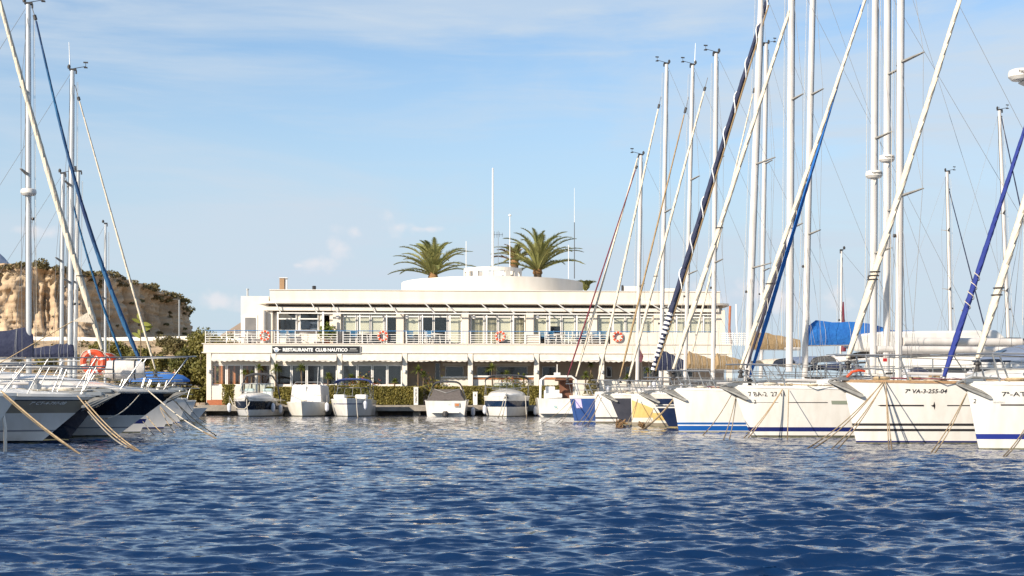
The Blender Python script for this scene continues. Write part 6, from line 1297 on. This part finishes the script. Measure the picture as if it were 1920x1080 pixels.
# blue inflatable and white dinghy bow
dg = onboat(f1, 'blue_inflatable', 300, 716, .2, 'bright blue covered dinghy on the deck behind the black bow', 'dinghy'); rg_ = []
for k, (x, w, h) in enumerate(((-1.3, .1, .1), (-1.0, .45, .3), (-.4, .62, .42), (.4, .66, .46), (1.0, .6, .4), (1.3, .4, .2))): rg_.append([(x, w * math.cos(t), h * max(0, math.sin(t)) ** .7) for t in [pi * j / 10 for j in range(11)]])
MB().loft(rg_).build('cover', mat('canvas_sky', (.03, .13, .42), (.04, .16, .46), .8, scale=5), dg, True)
wd = Boat('white_dinghy', 'white open dinghy near the shore rocks left of the club house', 'dinghy', None, (372 - 960) * 79 / FPX, 79, A2, 4.6, 1.7, .62, .5, .5, [('sheer', 'gelcoat_white')]); wd.part('inner_deck', MB().box(.3, 3.8, -.5, .5, .40, .46), 'deck_white'); wd.part('windscreen', MB().box(1.6, 1.64, -.5, .5, .5, .85), 'tinted_glass')
pn = empty('orange_pennant', px2w(328, 703, 78)); tag(pn, 'little orange pennant on a pale staff near the shore', 'flag'); MB().add([(0, 0, .2), (-.35, 0, -.02), (0, 0, -.1)], [(0, 1, 2)]).build('cloth', mat('pennant_orange', (.62, .2, .1), None, .8), pn); MB().tube([(0, 0, -1.6), (0, 0, .3)], .025, 5).build('staff', ropew, pn)
# ropes of the left row
moor(px2w(2, 733, 28.3), wpt(168, 852), 'near tan rope from the left edge down to the water', r=.016, sag=.02); moor(px2w(6, 741, 28.2), wpt(160, 847), 'second near tan rope just under the first', r=.014, sag=.02)
moor(px2w(145, 742, 33.6), wpt(280, 848), 'tan rope from the taupe banded motor yacht bow', r=.015); moor(px2w(160, 752, 33.4), wpt(287, 850), 'second tan rope from the taupe banded motor yacht bow', r=.013); moor(px2w(165, 772, 33.6), wpt(270, 842), 'darker rope under the taupe banded bow', m=concrete, r=.016)
moor(px2w(272, 727, 40), wpt(425, 823), 'long pale rope from the black and white motor yacht', m=ropew, r=.016); moor(px2w(320, 745, 39.6), wpt(418, 817), 'second long rope beside the pale one', r=.013); moor(px2w(272, 727, 40.2), px2w(172, 786, 37), 'white rope led back from the black bow', m=ropew, r=.013, sag=.15)
LAB8 = ['lowest rope, first to the right under the black bow', 'lower twin of the first rope under the black bow', 'short steep rope from the second bow beyond', 'longer flat rope from the second bow beyond', 'rope just under the longer flat one', 'rope ending right of the others beyond the black bow', 'highest starting rope near the white dinghy', 'farthest rope ending closest to the club house steps']
for i, (x0, y0, Y0, x1, y1) in enumerate(((275, 780, 44, 322, 816), (268, 790, 44, 315, 818), (300, 765, 50, 342, 814), (306, 768, 50, 368, 808), (300, 762, 50, 362, 808), (330, 752, 57, 372, 798), (322, 757, 57, 360, 788), (345, 748, 62, 392, 790))):
    moor(px2w(x0, y0, Y0), wpt(x1, y1), 'weedy ' + LAB8[i], m=concrete if i % 2 else rope, r=.013, grp='weedy ropes beyond the black bow')

# ------------------------------------------------------------------ motorboats at the quay
def fender(p, lab, m=None, L=.5, r=.13): 
    e = empty('fender', tuple(p)); tag(e, lab, 'fender', 'fenders between the quay boats'); MB().lathe([(.03, -L / 2 - .04), (r * .8, -L / 2 + .03), (r, -L * .3), (r, L * .3), (r * .8, L / 2 - .03), (.03, L / 2 + .04)], n=12).build('body', m or fendm, e, True); MB().tube([(0, 0, L / 2), (0, .05, L / 2 + .5)], .012, 4).build('line', ropew, e)
def small(lab, px, Y, L, B, fb, rake, bands, rz=pi / 2, fs=None, **k):
    return Boat('motorboat', lab, 'motorboat', GQ, (px - 960) * Y / FPX, Y, rz, L, B, fb, fs or fb * .85, rake, bands, **k)
def screen(b, x0, w0, w1, z0, z1, dx=.5, m='windscreen_glass', n=4, curve=.5):
    V = []; 
    for k in range(n + 1):
        y = -1 + 2 * k / n; c_ = curve * y * y; V += [(x0 + c_, y * w0, z0), (x0 + c_ * .9 + dx, y * w1, z1)]
    m = glassw if m == 'windscreen_glass' else m
    for k in range(n): b.part('windscreen_pane', MB().add([V[2 * k], V[2 * k + 2], V[2 * k + 3], V[2 * k + 1]], [(0, 1, 2, 3)]), m)
    fr = MB().tube([V[2 * k + 1] for k in range(n + 1)], .025, 6).tube([V[2 * k] for k in range(n + 1)], .02, 6)
    for k in range(n + 1): fr.tube([V[2 * k], V[2 * k + 1]], .018, 5)
    b.part('windscreen_frame', fr, steel)
# Q1 black speedboat with arch
q1 = small('black and white speedboat with dark wakeboard arch at the quay', 467, 89.5, 7.2, 2.65, 1.18, .95, [(.06, 'antifouling'), (.44, 'gelcoat_white'), (.98, 'gelcoat_black'), ('sheer', 'gelcoat_white')], flare=.35, plan=.42, stern=.95, flare_pow=.7)
q1.deck(camber=.32); trunk(q1, .02, .42, .42, .8); screen(q1, 2.3, 1.12, 1.0, 1.62, 2.12, .5, n=4); q1.part('arch', MB().tube([(4.3, -1.25, 1.1), (3.9, -1.15, 2.1), (3.6, -.85, 2.62), (3.6, -.4, 2.74), (3.6, .4, 2.74), (3.6, .85, 2.62), (3.9, 1.15, 2.1), (4.3, 1.25, 1.1)], [.05, .05, .06, .09, .09, .06, .05, .05], 8), schar, True); q1.part('air_scoop', MB().box(1.0, 1.06, -.34, .34, 1.50, 1.56), 'dark_fitting'); q1.anchor(sc=.7)
q1.part('seat', MB().box(3.2, 3.7, -.9, -.3, 1.1, 1.8), 'white_plastic', bevel=.08); q1.part('seat', MB().box(3.2, 3.7, .3, .9, 1.1, 1.8), 'white_plastic', bevel=.08)
# Q2 cuddy with flat cover
q2 = small('white cuddy boat covered by a flat pale canvas', 567, 90.2, 6.2, 2.5, .92, .45, [(.06, 'antifouling'), (.85, 'gelcoat_cream'), ('sheer', 'gelcoat_white')], flare=.25, plan=.36, stern=.95, flare_pow=.8)
q2.deck(m='gelcoat_cream'); q2.part('cuddy', MB().loft([[(1.5, -1.0, .9), (1.5, 1.0, .9), (5.4, 1.05, .9), (5.4, -1.05, .9)], [(1.75, -.92, 1.95), (1.75, .92, 1.95), (5.2, 1.0, 1.95), (5.2, -1.0, 1.95)], [(1.9, -.85, 2.03), (1.9, .85, 2.03), (5.1, .9, 2.03), (5.1, -.9, 2.03)]]), 'sailcloth_white', bevel=.04); q2.part('bow_rail', MB().tube([(1.7, -.95, .95), (1.55, -.98, 1.35), (.9, -.62, 1.38), (.75, -.55, .95)], .018, 6).tube([(1.7, .95, .95), (1.55, .98, 1.35), (.9, .62, 1.38), (.75, .55, .95)], .018, 6), steel)
q2.part('top_rail', MB().tube([(2.5, -.95, 2.0), (2.6, -.8, 2.22), (2.6, .8, 2.22), (2.5, .95, 2.0)], .02, 6), steel); q2.part('canvas_seam', MB().box(1.66, 1.70, -.02, .02, .98, 1.94), inkg); q2.part('aerial', MB().tube([(3, -.55, 2), (3, -.6, 3.2)], .014, 4), inkw); q2.part('outboard', MB().box(6.0, 6.4, -.2, .2, .3, 1.3), 'dark_fitting', bevel=.06); q2.part('anchor_coil', MB().torus((.5, 0, 1.0), .2, .035, 16, 5, 'z'), ropew)
# Q3 bowrider with blue bimini
q3 = small('white open bow boat under a bright blue bimini', 652, 89.9, 6.4, 2.65, 1.12, .55, [(.05, 'antifouling'), ('sheer', 'gelcoat_white')], flare=.35, plan=.42, stern=.95, flare_pow=.8)
q3.deck(camber=.013); q3.part('bow_cushion', MB().box(1.2, 2.4, -1.05, -.35, 1.12, 1.40).box(1.2, 2.4, .35, 1.05, 1.12, 1.40), 'white_plastic', bevel=.06); screen(q3, 2.5, 1.15, 1.0, 1.3, 1.85, .4, n=4); bimini(q3, 2.3, 4.6, 1.18, 2.26, .22, drop=.08, m=mat('canvas_bimini_blue', (.025, .05, .20), (.035, .07, .25), .85, scale=4)); q3.part('rub_stripe', MB().loft([[tuple(q3.P(t, .78, sd, .004)), tuple(q3.P(t, .83, sd, .004)), tuple(q3.P(t, .83, sd, .02)), tuple(q3.P(t, .78, sd, .02))] for sd in (1,) for t in (.0, .05, .12, .25, .5, .95)]).loft([[tuple(q3.P(t, .78, -1, .004)), tuple(q3.P(t, .83, -1, .004)), tuple(q3.P(t, .83, -1, .02)), tuple(q3.P(t, .78, -1, .02))] for t in (.0, .05, .12, .25, .5, .95)]), 'stripe_navy')
# Q4 stern-on with grey cover
q4 = small('white boat moored stern out under a taupe grey cover', 843, 96.0, 6.5, 2.75, 1.05, .8, [(.05, 'antifouling'), ('sheer', 'gelcoat_white')], rz=-pi / 2, fs=1.0, plan=.5, flare=.5, stern=.95)
q4.deck(); x9 = 5.75
q4.part('cockpit_cover', MB().loft([[(x9, -1.22, 1.02), (x9, 1.22, 1.02), (3.2, 1.2, 1.02), (3.2, -1.2, 1.02)], [(5.2, -.95, 1.35), (5.2, .95, 1.35), (3.1, 1.0, 1.5), (3.1, -1.0, 1.5)], [(4.4, -.85, 1.75), (4.4, .85, 1.75), (3.0, .9, 1.75), (3.0, -.9, 1.75)]]), 'canvas_grey', True); bimini(q4, 2.6, 4.4, .95, 2.10, .22, schar); q4.part('cover_seam', MB().tube([(4.42, -.8, 1.76), (5.0, 0, 1.5), (4.42, .8, 1.76)], .015, 4), inkg)
q4.part('swim_platform', MB().box(5.7, 6.1, -.9, .9, .22, .30), 'gelcoat_white', bevel=.03); q4.part('sterndrive', MB().lathe([(.05, -.1), (.2, -.05), (.2, .1), (.12, .25)], (6.1, 0, .1), 12), 'dark_fitting'); q4.part('plate', MB().box(5.83, 5.86, .55, .9, .62, .86), inkg); q4.part('plate_window', MB().box(5.862, 5.875, .60, .85, .66, .82), orangew)
q4.part('lettering', MB().add([(5.85, .12 - v[0] * .16 + .2, .72 + v[1] * .2) for v in text_verts('Aurora' if False else '~~', 1)[0]], text_verts('~~', 1)[1]), tealink)
# Q5 white with navy window band
q5 = small('white cruiser with a dark blue band and charcoal bimini frame', 950, 89.4, 7.6, 2.95, 1.32, .6, [(.05, 'antifouling'), (.62, 'gelcoat_white'), (1.0, 'tinted_glass_blue'), ('sheer', 'gelcoat_white')], flare=.25, plan=.34, stern=.96, flare_pow=.8)
q5.deck(camber=.2); trunk(q5, .03, .5, .5, .82); screen(q5, 2.2, .95, .8, 1.75, 2.15, .55, n=4); bimini(q5, 3.0, 5.2, 1.45, 2.55, .18, schar, drop=.22); q5.anchor(sc=.7)
q5.part('bow_rail', MB().tube([(3, -1.45, 1.35), (2.4, -1.4, 1.9), (1.2, -1.1, 1.85), (.1, -.5, 1.8), (-.5, 0, 1.78), (.1, .5, 1.8), (1.2, 1.1, 1.85), (2.4, 1.4, 1.9), (3, 1.45, 1.35)], .018, 6), steel)
# Q6 stern-on with brown canvas
q6 = small('white boat stern out beneath a brown canvas on a white arch', 1043, 93.5, 6.5, 2.8, 1.1, .8, [(.10, 'stripe_navy'), ('sheer', 'gelcoat_white')], rz=-pi / 2, fs=1.15, plan=.5, flare=.5, stern=.96)
q6.deck(); q6.part('canopy', MB().loft([[(3.0, -.2, 2.25), (3.0, .95, 2.25), (4.6, .95, 2.3), (4.6, -.2, 2.3)], [(3.1, -.15, 2.42), (3.1, .85, 2.42), (4.5, .85, 2.5), (4.5, -.15, 2.5)]]), sbrown, bevel=.05); q6.part('side_curtain', MB().box(3.2, 3.26, .1, .95, 1.15, 2.3), sbrown); q6.part('bench', MB().box(4.9, 5.5, -.9, .2, 1.1, 1.45), 'white_plastic', bevel=.05); q6.part('seat', MB().box(3.8, 4.2, -.8, -.2, 1.1, 1.9), 'white_plastic', bevel=.05); q6.part('arch', MB().tube([(4.7, -1.15, 1.15), (4.62, -1.1, 2.3), (4.6, -.8, 2.52), (4.6, .8, 2.52), (4.62, 1.1, 2.3), (4.7, 1.15, 1.15)], .075, 8), 'gelcoat_white', True)
q6.part('cabin', MB().box(.9, 2.6, -.85, .85, 1.1, 1.7), 'gelcoat_white', bevel=.1); V_, F_ = text_verts('S', 1); q6.part('emblem', MB().add([(5.86, -.35 + v[0] * .5, .55 + v[1] * .22) for v in V_], F_), tealink); q6.part('swim_platform', MB().box(5.7, 6.2, -1.2, 1.2, .2, .28), 'gelcoat_white', bevel=.03)
for px, py, Y, lab in ((430, 764, 91, 'white fender on the left side of the black speedboat'), (512, 764, 91, 'pale fender on the right of the black speedboat'), (526, 767, 92, 'white fender on the left of the cuddy boat'), (604, 766, 92, 'fender on the right side of the cuddy boat'), (613, 763, 91, 'white fender on the left of the blue bimini boat'), (685, 760, 90.5, 'white fender with blue end on the right of the blue bimini boat'), (694, 765, 93, 'second fender right of the blue bimini boat'), (803, 764, 93, 'pale fender left of the stern-on boat'), (887, 772, 92, 'fender right of the stern-on boat'), (909, 768, 91, 'long fender left of the dark banded cruiser'), (1004, 770, 91, 'fender right of the dark banded cruiser')):
    fender(px2w(px, py, Y), lab)
for px, py, Y, tx, ty, lab in ((462, 745, 89, 466, 784, 'pale rope hanging from the black speedboat bow'), (668, 743, 89.3, 672, 785, 'rope hanging from the bow of the blue bimini boat'), (946, 742, 88.8, 931, 784, 'rope from the dark banded cruiser to the left'), (985, 742, 89.2, 988, 784, 'rope from the dark banded cruiser to the right'), (950, 742, 88.8, 940, 784, 'second rope from the cruiser bow')):
    moor(px2w(px, py, Y), wpt(tx, ty), lab, m=ropew, r=.025, grp='ropes of the quay boats')
mr = empty('mooring_rope', px2w(450, 755, 88.8)); tag(mr, 'white rope looped across the front of the black speedboat', 'rope', 'ropes of the quay boats'); MB().tube([(-.6, 0, .3), (-.45, -.05, -.1), (-.1, -.08, -.38), (.3, -.1, -.4), (.55, -.08, -.15), (.62, 0, .1)], .03, 6).build('rope', ropew, mr, True)
